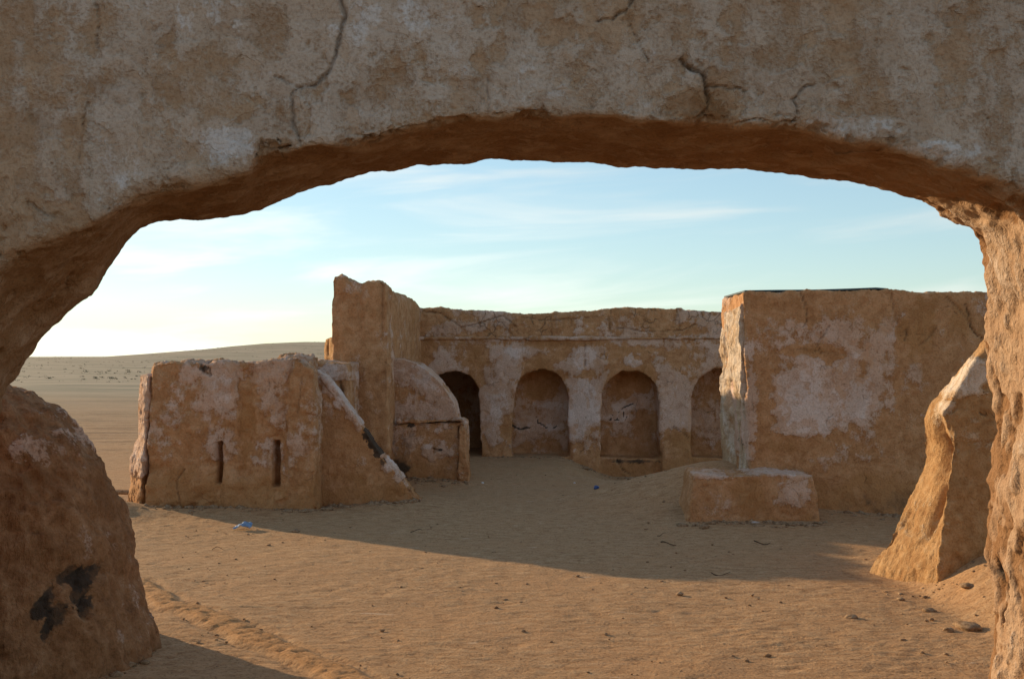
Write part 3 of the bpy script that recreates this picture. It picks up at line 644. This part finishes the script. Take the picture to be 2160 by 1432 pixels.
# ------------------------------------------------------------------ half vault against the tall wall
YV = 20.0
def vx(px): return (px - 1080) / F * YV
def vz(py): return H + (HZ - py) / F * YV
bm = bmesh.new()
prism(bm, [(vx(815), -.4), (vx(815), vz(770)), (vx(832), vz(756)), (vx(848), vz(757)), (vx(872), vz(764)), (vx(900), vz(780)), (vx(925), vz(803)), (vx(945), vz(828)), (vx(958), vz(850)), (vx(966), vz(880)), (vx(966), -.4)], YV, YV + 1.15)
prism(bm, [(vx(815), -.4), (vx(815), vz(893)), (vx(900), vz(890)), (vx(972), vz(887)), (vx(982), vz(893)), (vx(985), .3), (vx(992), -.4)], YV - .20, YV + 1.2)
me = remesh(bm, 0.02, 3)
plasterise(me, 51, (0.04, 0.018, 0.008), 0.46, (.0, .7), [(905, 800, 45, 40, .30), (945, 860, 25, 40, .2), (925, 960, 40, 30, .15), (870, 790, 40, 30, .15), (905, 940, 14, 7, .5)], YV, .012, grooves=[([(968, 900), (975, 940), (970, 985)], .025, .06), ([(915, 945), (932, 948)], .012, .03)],
           stain_shade=[(850, 960, 35, 60, .5), (870, 895, 12, 6, .8), (930, 947, 9, 4, .9)], stain_base=.35, crk=.2)
vlt = empty('half_vault', (vx(900), YV + .5, 0), 'half barrel vault with pale rounded shoulder leaning on the tall wall', 'vault')
link('vault', me, mat_wall, vlt)
bm = bmesh.new(); prism(bm, [(vx(842), vz(889)), (vx(842), vz(885)), (vx(900), vz(883)), (vx(980), vz(881)), (vx(982), vz(887)), (vx(900), vz(890))], YV - .23, YV + .1)
me = remesh(bm, 0.012, 2); plasterise(me, 52, (0.03, 0.025, 0.012), 0.46, (-1, -.9), Y=YV, crk=.2); link('ledge', me, mat_wall, vlt)
bm = bmesh.new(); prism(bm, [(vx(968), -.3), (vx(970), vz(900)), (vx(974), vz(890)), (vx(982), vz(900)), (vx(984), vz(960)), (vx(990), vz(995)), (vx(990), -.3)], YV - .28, YV + .0)
me = remesh(bm, 0.014, 2); plasterise(me, 53, (0.05, 0.035, 0.014), 0.34, (-1, -.9), Y=YV, crk=.1, rough=1.2); link('corner_post', me, mat_wall, vlt)

# ------------------------------------------------------------------ arcade at the back of the yard
YA = 25.5
def axx(px): return (px - 1080) / F * YA
def azz(py): return H + (HZ - py) / F * YA
arc = empty('arcade', (axx(1200), YA + .6, 0), 'long shaded plaster arcade with four round-arched niches closing the yard', 'arcade')
niches = [(955, 118, 778, 962), (1141, 119, 778, 962), (1329, 127, 780, 966), (1521, 128, 774, 966)]
prof = [(axx(800), -.8), (axx(800), azz(712)), (axx(1720), azz(712)), (axx(1720), -.8)]
for cx, wd, yt, yb in niches[::-1]:
    r = wd / 2; sp_ = yt + r * 1.05
    prof.append((axx(cx + r + 3), -.8)); prof.append((axx(cx + r + 2), azz(yb)))
    for k in range(13):
        a = math.pi * k / 12
        prof.append((axx(cx + r * math.cos(a) + random.uniform(-2.2, 2.2)), azz(sp_ - r * 1.05 * math.sin(a) + random.uniform(-2.2, 2.2))))
    prof.append((axx(cx - r - 2), azz(yb))); prof.append((axx(cx - r - 3), -.8))
bm = bmesh.new(); prism(bm, prof, YA, YA + .80)
prism(bm, [(axx(1030), -.8), (axx(1030), azz(715)), (axx(1720), azz(715)), (axx(1720), -.8)], YA + .74, YA + 1.15)
prism(bm, [(axx(800), -.8), (axx(800), azz(715)), (axx(1035), azz(715)), (axx(1035), -.8)], YA + 2.3, YA + 2.6)      # room behind the first opening
prism(bm, [(axx(800), -.8), (axx(800), azz(715)), (axx(880), azz(715)), (axx(880), -.8)], YA + .7, YA + 2.4)
prism(bm, [(axx(1024), -.8), (axx(1024), azz(715)), (axx(1045), azz(715)), (axx(1045), -.8)], YA + .7, YA + 2.6)
prism(bm, [(axx(800), azz(765)), (axx(800), azz(716)), (axx(1040), azz(716)), (axx(1040), azz(765))], YA + .7, YA + 2.5)
# raised floor of the niches and the eroded pier feet
prism(bm, [(axx(1060), -.8), (axx(1060), azz(963)), (axx(1222), azz(963)), (axx(1262), azz(965)), (axx(1400), azz(966)), (axx(1720), azz(966)), (axx(1720), -.8)], YA - .02, YA + .7)
prism(bm, [(axx(890), -.8), (axx(890), azz(976)), (axx(1060), azz(972)), (axx(1064), -.8)], YA + .02, YA + .7)
for a, b, yt in [(1022, 1078, 958), (1205, 1262, 945), (1396, 1456, 930)]:
    slab(bm, [(axx(a - 14), YA - .28), (axx(b + 12), YA - .28), (axx(b + 12), YA + .2), (axx(a - 14), YA + .2)], -.8, [(axx(a + 6), YA - .0), (axx(b - 6), YA - .0), (axx(b - 6), YA + .2), (axx(a + 6), YA + .2)], azz(yt))
me = remesh(bm, 0.036, 3)
def nich_dark(V, n, x, z):
    return V
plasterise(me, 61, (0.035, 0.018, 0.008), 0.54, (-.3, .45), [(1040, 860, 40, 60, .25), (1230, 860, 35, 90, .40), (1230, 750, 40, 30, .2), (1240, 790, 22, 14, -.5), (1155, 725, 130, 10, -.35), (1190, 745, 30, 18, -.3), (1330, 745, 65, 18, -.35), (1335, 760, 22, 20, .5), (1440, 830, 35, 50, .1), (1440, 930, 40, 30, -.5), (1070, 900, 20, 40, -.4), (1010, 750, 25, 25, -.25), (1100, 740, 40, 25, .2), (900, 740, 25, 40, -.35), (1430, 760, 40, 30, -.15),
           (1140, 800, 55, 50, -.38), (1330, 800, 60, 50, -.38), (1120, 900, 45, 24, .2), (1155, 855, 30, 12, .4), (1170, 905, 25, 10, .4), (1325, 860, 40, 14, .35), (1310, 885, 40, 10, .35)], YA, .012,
           grooves=[([(1232, 716), (1234, 770)], .018, .02), ([(1420, 900), (1440, 912), (1452, 925)], .02, .02), ([(1300, 968), (1312, 990), (1330, 1000)], .02, .03)],
           stain_shade=[(1370, 900, 14, 60, .35), (1330, 972, 70, 6, .5)], stain_base=.25, crk=.18, marks=[([(1318, 866), (1332, 858), (1346, 852)], .020), ([(1311, 872), (1309, 888)], .014), ([(1322, 870), (1321, 888)], .016), ([(1300, 878), (1294, 888)], .014), ([(1330, 880), (1326, 888)], .014), ([(1290, 888), (1312, 889)], .014), ([(1082, 903), (1100, 908), (1118, 906)], .035), ([(1134, 880), (1136, 896), (1146, 900), (1156, 906)], .02), ([(1168, 908), (1176, 903)], .02)])
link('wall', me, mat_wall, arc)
bm = bmesh.new()
tp = [(860, 646), (900, 648), (950, 652), (1000, 655), (1060, 660), (1110, 661), (1160, 661), (1205, 657), (1250, 655), (1300, 650), (1340, 648), (1400, 649), (1450, 652), (1500, 656), (1530, 657), (1720, 658)]
prism(bm, [(axx(800), azz(720)), (axx(800), azz(648))] + [(axx(a), azz(b)) for a, b in tp] + [(axx(1720), azz(720))], YA + .08, YA + .80)
me = remesh(bm, 0.026, 3)
plasterise(me, 63, (0.035, 0.022, 0.010), 0.40, (-1, -.9), [(970, 690, 60, 15, .15), (1240, 690, 50, 20, .1), (1440, 695, 60, 15, -.2)], YA, .014,
           grooves=[([(890, 655), (930, 662), (975, 690), (1015, 680), (1060, 665), (1090, 690)], .016, .025), ([(1100, 668), (1150, 675), (1210, 672), (1260, 668)], .014, .02), ([(1290, 650), (1285, 690), (1292, 712)], .012, .018), ([(1300, 690), (1370, 700), (1440, 696), (1470, 684)], .016, .022), ([(1040, 668), (1044, 710)], .012, .02), ([(1160, 665), (1165, 708)], .012, .018), ([(1430, 655), (1435, 690)], .014, .02)], crk=.40, top=(azz(654), .03))
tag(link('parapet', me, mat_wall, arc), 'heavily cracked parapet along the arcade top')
bm = bmesh.new(); prism(bm, [(axx(885), azz(717)), (axx(885), azz(711)), (axx(1720), azz(710)), (axx(1720), azz(716))], YA - .05, YA + .2)
me = remesh(bm, 0.022, 2); plasterise(me, 64, (0.022, 0.018, 0.008), 0.50, (-1, -.9), Y=YA, crk=.3); link('ledge', me, mat_wall, arc)

# ------------------------------------------------------------------ right building
YR = 16.0
def rx(px, Y=YR): return (px - 1080) / F * Y
def rz(py, Y=YR): return H + (HZ - py) / F * Y
rbd = empty('flat_roofed_building', (rx(1820), YR + 1, 0), 'flat-roofed plaster building with a broken sunlit end, right of the yard', 'building')
bm = bmesh.new()
rt = [(1566, 618), (1580, 613), (1700, 613), (1800, 610), (1880, 608), (1925, 612), (1960, 615), (2000, 611), (2040, 613), (2080, 614), (2300, 616)]
prism(bm, [(rx(1586), -.4), (rx(1580), rz(880)), (rx(1572), rz(760)), (rx(1568), rz(680))] + [(rx(a), rz(b)) for a, b in rt] + [(rx(2300), -.4)], YR, YR + 1.7)
slab(bm, [(rx(1600), YR - .16), (rx(2300), YR - .16), (rx(2300), YR + .4), (rx(1600), YR + .4)], -.4, [(rx(1600), YR + .02), (rx(2300), YR + .02), (rx(2300), YR + .4), (rx(1600), YR + .4)], .55)
me = remesh(bm, 0.026, 4)
plasterise(me, 71, (0.035, 0.018, 0.007), 0.38, (.05, .85), [(1740, 830, 125, 88, .46), (1680, 880, 70, 55, .25), (1820, 850, 50, 60, .15), (1650, 640, 60, 30, -.2), (1700, 740, 70, 14, -.25), (1940, 690, 40, 70, -.35), (1905, 700, 16, 26, -.4), (1850, 880, 40, 30, -.2), (1930, 800, 40, 40, .15), (1690, 940, 90, 30, -.25), (1900, 900, 60, 40, -.1), (2030, 680, 40, 40, -.25), (1585, 860, 16, 110, .3)], YR, .014,
           grooves=[([(1690, 618), (1700, 650), (1705, 670), (1695, 690)], .010, .02), ([(1750, 690), (1735, 710), (1725, 725), (1735, 745)], .009, .016), ([(1880, 612), (1885, 650), (1895, 690)], .008, .014), ([(1905, 700), (1915, 690), (1910, 715)], .016, .025), ([(2040, 640), (2050, 690), (2065, 710), (2075, 715)], .012, .03), ([(1995, 625), (2030, 655), (2050, 690)], .008, .014), ([(1940, 730), (1960, 715), (1975, 690)], .007, .012), ([(1680, 735), (1760, 745), (1800, 748)], .008, .010)],
           stain_shade=[(1890, 1055, 90, 44, .22), (1780, 1060, 70, 40, .15)], stain_base=.3, crk=.12, top=(rz(612), .028))
link('wall', me, mat_wall, rbd)
# broken masonry end: bright ragged mass with a deep hollow
bm = bmesh.new()
YE = 17.7
pr = [[(rx(1578), YR + .12, -.3), (rx(1568) + .25, YR + .12, -.3), (rx(1568) + .25, YE, -.3), (3.27 - .05, YE, -.3), (3.27 + .02, YR + .9, -.3)],
      [(rx(1578), YR + .10, .9), (rx(1568) + .25, YR + .12, .9), (rx(1568) + .25, YE, .9), (3.27 - .02, YE, .9), (3.27 + .03, YR + .9, .9)],
      [(rx(1566), YR + .08, 1.7), (rx(1568) + .25, YR + .12, 1.7), (rx(1568) + .25, YE, 1.7), (3.27 - .03, YE, 1.7), (3.20, YR + .9, 1.7)],
      [(rx(1560), YR + .05, 2.5), (rx(1568) + .25, YR + .12, 2.5), (rx(1568) + .25, YE, 2.5), (3.26, YE, 2.5), (3.20, YR + .9, 2.5)],
      [(rx(1563), YR + .06, 2.98), (rx(1568) + .25, YR + .12, 3.02), (rx(1568) + .25, YE - .1, 2.86), (3.30, YE - .1, 2.84), (3.24, YR + .9, 2.90)]]
loft(bm, pr); me = remesh(bm, 0.018, 3)
def end_post(V, n, x, z):
    y = V[:, 1]; f = sstep(-.3, -.7, n[:, 0])
    wob_ = .06 * perlin(V * 4, 77)
    hol = np.exp(-((y - 16.95 + wob_) / .16) ** 2) * (1 - sstep(1.75, 1.95, z + wob_ * 2)) * sstep(.2, .6, z)
    hol2 = np.exp(-((y - 17.3 + wob_) / .10) ** 2) * sstep(1.9, 2.0, z) * (1 - sstep(2.5, 2.7, z)) * .5
    Sq = np.stack([V[:, 0], V[:, 1], V[:, 2] * .35], 1)
    V[:, 0] += f * (.26 * hol + .12 * hol2 + .04 * fbm(Sq, 6, 4, 78, ridged=True) - .02)
    return V
plasterise(me, 73, (0.07, 0.035, 0.014), 0.80, (-1, -.9), Y=YR, crk=.15, rough=1.0, top=(2.95, .03), post=end_post)
tag(link('broken_end', me, mat_gold, rbd), 'ragged sunlit wall end with a deep vertical hollow')
bm = bmesh.new()
V_ = [(rx(1572), rz(612.5)), (rx(1640), rz(611.5)), (rx(1720), rz(611)), (rx(1800), rz(608.5)), (rx(1850), rz(606.5)), (rx(1872), rz(608))]
prism(bm, [(a, b + .004) for a, b in V_] + [(a, b - .02) for a, b in V_[::-1]], YR + .05, YR + 1.6)
me = bpy.data.meshes.new('m'); bmesh.ops.recalc_face_normals(bm, faces=bm.faces[:]); bm.to_mesh(me); bm.free()
tag(link('roof_sheet', me, mat_roof, rbd, smooth=False), 'thin dark roofing sheet along the roof edge')

# bench of plastered earth at the building's foot
YQ = 15.15
def qx(px): return (px - 1080) / F * YQ
def qz(py): return H + (HZ - py) / F * YQ
bm = bmesh.new()
slab(bm, [(qx(1446), YQ), (qx(1742), YQ - .08), (qx(1742), YR + .2), (qx(1446), YR + .3)], -.3, [(qx(1466), YQ + .16), (qx(1722), YQ + .10), (qx(1722), YR + .2), (qx(1476), YR + .3)], qz(1003))
me = remesh(bm, 0.024, 14)
plasterise(me, 81, (0.06, 0.03, 0.012), 0.32, (-.6, .2), [(1680, 1040, 50, 40, .15), (1500, 1000, 80, 14, .3), (1640, 998, 100, 10, .3), (1580, 1050, 40, 40, -.2)], YQ, .010, stain_shade=[(1530, 1060, 40, 40, .35), (1720, 1090, 14, 12, .4)], crk=.12, stain_base=.3)
tag(link('earth_bench', me, mat_wall), 'low plastered earth bench at the left foot of the flat-roofed building', 'bench')

# ------------------------------------------------------------------ right leaning buttress
YZ = 10.9
def zx(px, Y=YZ): return (px - 1080) / F * Y
def zz2(py, Y=YZ): return H + (HZ - py) / F * Y
bm = bmesh.new()
ridge = [(1940, 1300), (1945, 1240), (1958, 1190), (1976, 1140), (1994, 1080), (2006, 1010), (2014, 960), (1994, 915), (1984, 872), (2012, 825), (2062, 752), (2110, 690), (2170, 640), (2260, 600)]
sil = [(1826, 1300), (1826, 1240), (1830, 1208), (1860, 1158), (1895, 1098), (1925, 1032), (1946, 975), (1953, 925), (1947, 885), (1958, 850), (2022, 780), (2086, 708), (2150, 650), (2250, 610)]
front, back = [], []
for (a, b), (c, e) in zip(ridge, sil):
    front.append((zx(a), zz2(b))); back.append((zx(c, YZ + .75), zz2(e, YZ + .75)))
right = zx(2400)
f = [(p[0], YZ - .05 if i > 2 else YZ - .30 + .10 * i, p[1]) for i, p in enumerate(front)]
b_ = [(p[0], YZ + .75, p[1]) for p in back]
vf = [bm.verts.new(p) for p in f]; vb = [bm.verts.new(p) for p in b_]
fr_b = bm.verts.new((right, YZ - .1, -.5)); fr_t = bm.verts.new((right, YZ - .05, f[-1][2] + .05)); bk_b = bm.verts.new((right, YZ + .9, -.5)); bk_t = bm.verts.new((right, YZ + .9, b_[-1][2] + .05))
bm.faces.new(vf + [fr_t, fr_b]); bm.faces.new((vb + [bk_t, bk_b])[::-1])
for i in range(len(vf) - 1): bm.faces.new((vf[i], vb[i], vb[i + 1], vf[i + 1]))
bm.faces.new((vf[-1], vb[-1], bk_t, fr_t)); bm.faces.new((fr_t, bk_t, bk_b, fr_b)); bm.faces.new((fr_b, bk_b, vb[0], vf[0]))
me = remesh(bm, 0.020, 3)
def rb_post(V, n, x, z):
    Sq = np.stack([V[:, 0] * .8, V[:, 1], V[:, 2] * .35], 1); q = fbm(Sq, 6.5, 4, 301, ridged=True); c = fbm(Sq, 4.5, 3, 302)
    w = sstep(-.05, -.45, n[:, 0])
    hz = zz2(945, 11.2)
    hol = np.exp(-((V[:, 1] - 11.18 - .25 * (z - hz)) / .13) ** 2 - ((z - hz) / .26) ** 2) * w + .6 * np.exp(-((V[:, 1] - 11.05) / .07) ** 2 - ((z - .75) / .3) ** 2) * w
    return V + n * (w * (0.014 * q - 0.035 * sstep(.35, .7, c)) - .24 * hol + (1 - w) * .004 * q)[:, None]
plasterise(me, 91, (0.05, 0.016, 0.006), 0.30, (-1, -.9), [(2030, 790, 50, 50, .55), (1985, 850, 30, 30, .4), (1960, 900, 25, 40, .2)], YZ, .010, crk=.08, post=rb_post)
tag(link('leaning_buttress', me, mat_gold), 'golden sunlit mud buttress leaning up beside the right jamb of the arch', 'buttress')

# ------------------------------------------------------------------ litter, clods and sticks
def lump(name, mat, px, py, w, h, seed, label, cat, group=None, flat=1.0, Y=None, sub=3, kx_=1.0):
    """an irregular lump resting on the ground under the photo pixel"""
    Yd = Y or H * F / (py - HZ)
    for _ in range(6):
        xg = (px - 1080) / F * Yd; Yd = (H - gz(xg, Yd)) * F / (py - HZ)
    xg = (px - 1080) / F * Yd; zg = gz(xg, Yd)
    bm = bmesh.new(); bmesh.ops.create_icosphere(bm, subdivisions=sub, radius=1)
    me = bpy.data.meshes.new('m'); bm.to_mesh(me); bm.free()
    w, h = w * .78, h * .7
    V = co(me); r = 1 + .32 * fbm(V, 1.1, 3, seed) + .10 * np.round(3 * fbm(V, 2.2, 2, seed + 3)) / 3
    V = V * r[:, None] * np.array([w / 2, w / 2 * kx_, h * .62]); V[:, 2] += h * .30
    setco(me, V)
    o = link(name, me, mat); o.location = (xg, Yd, zg + .0); o.rotation_euler = (0, 0, seed * .7)
    return tag(o, label, cat, group)
def sheet(name, mat, px, py, w, dpt, seed, label, cat, curl=.05, rot=0.0):
    Yd = H * F / (py - HZ)
    for _ in range(6): Yd = (H - gz((px - 1080) / F * Yd, Yd)) * F / (py - HZ)
    xg = (px - 1080) / F * Yd
    nx_, ny_ = 17, 11; u, v = np.meshgrid(np.linspace(-.5, .5, nx_), np.linspace(-.5, .5, ny_), indexing='ij'); u, v = u.ravel(), v.ravel()
    P_ = np.stack([u * 3, v * 3, u * 0], 1); hgt = .03 + curl * (.6 * np.cos(u * 2.6 + seed) ** 2 + .5 * fbm(P_, 1.0, 3, seed)) + curl * 1.2 * (v + .5) * .4
    V = np.stack([u * w * (1 - .3 * v), v * dpt + .2 * w * u, np.maximum(hgt, .004)], 1)
    me = from_arrays(V, grid_faces(nx_, ny_)); o = link(name, me, mat); o.location = (xg, Yd, gz(xg, Yd) - .006); o.rotation_euler[2] = rot
    s = o.modifiers.new('s', 'SOLIDIFY'); s.thickness = .004
    return tag(o, label, cat)
sheet('plastic_scrap', mat_blue, 514, 1117, .19, .16, 3, 'curled pale blue plastic scrap on the sand before the slit block', 'litter', .07, -.2)
o = lump('crumpled_bag', mat_deepblue, 1258, 1031, .10, .10, 5, 'small crumpled deep blue plastic bag on the ground before the arcade', 'litter')
lump('plastic_scrap', mat_deepblue, 2000, 1246, .055, .035, 8, 'tiny dark blue plastic scrap on the sand below the leaning buttress', 'litter')
lump('paper_scrap', mat_white, 1018, 1019, .075, .03, 9, 'small white paper scrap on the ground beside the half vault', 'litter')
lump('paper_scrap', mat_white, 1212, 1019, .05, .025, 10, 'tiny white paper scrap on the ground left of the blue bag', 'litter')
# pipe stub by the block's left foot
bm = bmesh.new(); bmesh.ops.create_cone(bm, cap_ends=True, segments=20, radius1=.035, radius2=.035, depth=.26)
inner = [f for f in bm.faces if len(f.verts) > 4]
ret = bmesh.ops.inset_individual(bm, faces=inner, thickness=.010); 
for f_ in inner:
    nrm = f_.normal.copy()
    for v in f_.verts: v.co -= nrm * .05
me = bpy.data.meshes.new('m'); bm.to_mesh(me); bm.free()
o = link('pipe_stub', me, mat_stone, smooth=False); o.rotation_euler = (R(90), 0, R(78)); px_, Yd = 262, 17.0
o.location = ((px_ - 1080) / F * Yd, Yd, H + (HZ - 1038) / F * Yd)
tag(o, 'short clay pipe stub lying at the left foot of the slit block', 'pipe')
lump('sand_clod', mat_stone, 2042, 1325, .30, .085, 12, 'largest flat sandy clod beside the right jamb of the arch', 'clod', kx_=.7)
lump('sand_clod', mat_stone, 1960, 1290, .15, .05, 13, 'mid-sized sandy clod left of the largest one near the right jamb', 'clod', kx_=.7)
lump('sand_clod', mat_stone, 2000, 1330, .11, .045, 14, 'small sandy clod touching the left side of the largest one', 'clod')
lump('sand_clod', mat_stone, 1795, 1303, .12, .05, 15, 'dark lone clod on the open sand, below and left of the leaning buttress', 'clod')
lump('sand_clod', mat_stone, 1434, 1254, .085, .04, 16, 'small dark clod on lit sand below the earth bench', 'clod')
lump('sand_clod', mat_stone, 624, 1121, .13, .05, 17, 'flat clod on lit sand right of the pale blue plastic scrap', 'clod')
lump('plaster_lump', mat_pale, 1592, 1104, .14, .045, 18, 'pale plaster fragment fallen at the foot of the earth bench', 'rubble', kx_=.6)
lump('plaster_lump', mat_stone, 2040, 1188, .16, .06, 19, 'sandy plaster fragment half buried at the foot of the leaning buttress', 'rubble')
lump('plaster_lump', mat_stone, 1330, 1040, .16, .05, 20, 'brown plaster fragment right of the deep blue bag', 'rubble')
lump('plaster_lump', mat_stone, 1235, 990, .24, .10, 21, 'crumbled plaster heap at the foot of the arcade pier', 'rubble', Y=24.5)
lump('plaster_lump', mat_stone, 690, 1076, .22, .07, 22, 'crumbled plaster fragment under the sloping wing of the slit block', 'rubble')
lump('plaster_lump', mat_stone, 640, 1080, .16, .06, 23, 'rounded plaster fragment at the right front corner of the slit block', 'rubble')
def stick(px, py, ln, rot, th, seed, label):
    Yd = H * F / (py - HZ)
    for _ in range(6): Yd = (H - gz((px - 1080) / F * Yd, Yd)) * F / (py - HZ)
    xg = (px - 1080) / F * Yd; bm = bmesh.new(); prev = None; k = 6
    for i in range(k):
        s = i / (k - 1); th_ = th; p = Vector(((s - .5) * ln * .8, .03 * math.sin(s * 5 + seed), th * .8 + .018 * math.sin(s * 4 + seed)))
        r = th * .7 * (1 - .55 * s); ring = [bm.verts.new((p.x, p.y + r * math.cos(a), p.z + r * math.sin(a))) for a in (0, 1.26, 2.51, 3.77, 5.03)]
        if prev:
            for j in range(5): bm.faces.new((prev[j], prev[(j + 1) % 5], ring[(j + 1) % 5], ring[j]))
        else: bm.faces.new(ring[::-1])
        prev = ring
    bm.faces.new(prev); me = bpy.data.meshes.new('m'); bm.to_mesh(me); bm.free()
    o = link('stick', me, mat_twig); o.location = (xg, Yd, gz(xg, Yd) + .012); o.rotation_euler[2] = rot
    tag(o, label, 'stick')
stick(1410, 1150, .22, .1, .014, 1, 'dark stick on shaded sand left below the earth bench')
stick(1608, 1148, .24, -.1, .014, 2, 'dark stick on shaded sand straight below the earth bench')
stick(1520, 1213, .24, -.25, .010, 3, 'thin stick on lit sand just past the shadow edge')
stick(1395, 1130, .14, .05, .009, 4, 'short twig above the dark stick on shaded sand')
stick(880, 1122, .20, -.35, .008, 5, 'thin twig on shaded sand below the tip of the sloping wing')
stick(460, 1160, .16, .2, .007, 6, 'thin twig on lit sand below the pale blue plastic scrap')

# pebbles and crumbs over the yard
nP = 2600
py_ = 7.3 + (22 - 7.3) * rng.rand(nP) ** 1.5; pxx = (rng.rand(nP) - .5) * (py_ * .95)
clump = fbm(np.stack([pxx, py_, py_ * 0], 1), 1.1, 3, 400)
keep = clump + .5 * rng.normal(size=nP) * .5 > .02; pxx, py_ = pxx[keep], py_[keep]; nP = len(pxx)
bm = bmesh.new(); bmesh.ops.create_icosphere(bm, subdivisions=1, radius=1); bm.verts.ensure_lookup_table()
IV = np.array([v.co[:] for v in bm.verts]); IF = np.array([[v.index for v in f.verts] for f in bm.faces]); bm.free()
sz = .004 + .015 * rng.rand(nP) ** 4
Vs = IV[None] * (1 + .25 * rng.normal(size=(nP, len(IV), 1)).clip(-1, 1)) * sz[:, None, None] * np.stack([1 + .6 * rng.rand(nP), 1 + .4 * rng.rand(nP), .55 + .3 * rng.rand(nP)], 1)[:, None]
Vs += np.stack([pxx, py_, ground_z(pxx, py_) + .002], 1)[:, None]
Fs = IF[None] + (np.arange(nP) * len(IV))[:, None, None]
tag(link('pebbles', from_arrays(Vs.reshape(-1, 3), Fs.reshape(-1, 3)), mat_stone), 'scattered pebbles and earth crumbs over the sandy yard', 'pebbles', kind='stuff')

# crumbled plaster along the wall feet
feet = [((-5.3, 16.1), (-2.8, 16.05), 150), ((-2.8, 16.6), (-1.4, 16.65), 90), ((-2.0, 19.7), (-.75, 19.7), 80), ((-.6, 25.2), (5.2, 25.0), 200), ((2.3, 15.05), (4.15, 15.0), 110), ((4.2, 15.75), (6.6, 15.8), 130), ((3.5, 10.6), (5.2, 10.4), 50), ((-4.2, 7.2), (-2.7, 8.2), 90), ((-5.9, 16.2), (-5.4, 17.4), 60)]
RX, RY = [], []
for (xa, ya_), (xb, yb_), k in feet:
    u_ = rng.rand(k); o_ = np.abs(rng.normal(size=k)) * .16
    RX.append(xa + (xb - xa) * u_ + rng.normal(size=k) * .06); RY.append(ya_ + (yb_ - ya_) * u_ - o_ + .08)
RX, RY = np.concatenate(RX), np.concatenate(RY); nR = len(RX)
rs = .008 + .05 * rng.rand(nR) ** 3.2
Vr = IV[None] * (1 + .3 * rng.normal(size=(nR, len(IV), 1)).clip(-1, 1)) * rs[:, None, None] * np.stack([1 + .6 * rng.rand(nR), 1 + .4 * rng.rand(nR), .5 + .35 * rng.rand(nR)], 1)[:, None]
Vr += np.stack([RX, RY, ground_z(RX, RY) + .004], 1)[:, None]
tag(link('rubble', from_arrays(Vr.reshape(-1, 3), (IF[None] + (np.arange(nR) * len(IV))[:, None, None]).reshape(-1, 3)), mat_stone, smooth=False), 'crumbled plaster scattered along the feet of the walls', 'rubble', kind='stuff')

# low dry scrub on the plain
nS = 2600
sy = 95 + 480 * rng.rand(nS) ** 1.25; sxx = -sy * .50 + sy * .46 * rng.rand(nS)
cl_k = fbm(np.stack([sxx * .3, sy, sy * 0], 1), .03, 3, 500) + .25 * rng.normal(size=nS) > .0; sy, sxx = sy[cl_k], sxx[cl_k]; nS = len(sy)
ss = .10 + .16 * rng.rand(nS) ** 2
tri = []; base_ = np.stack([sxx, sy, ground_z(sxx, sy)], 1)
nb = 14; ang = rng.rand(nS, nb) * 6.283; rad = rng.rand(nS, nb) ** .6
cen = base_[:, None] + np.stack([np.cos(ang) * rad * 1.6, np.sin(ang) * rad, (1 - rad) * .5 + .1], -1) * ss[:, None, None]
off = rng.normal(size=(nS, nb, 3, 3)) * .30 * ss[:, None, None, None]
TV = (cen[:, :, None] + off).reshape(-1, 3)
tag(link('scrub', from_arrays(TV, np.arange(len(TV)).reshape(-1, 3)), mat_scrub, smooth=False), 'low dry scrub dotted over the far plain', 'scrub', kind='stuff')
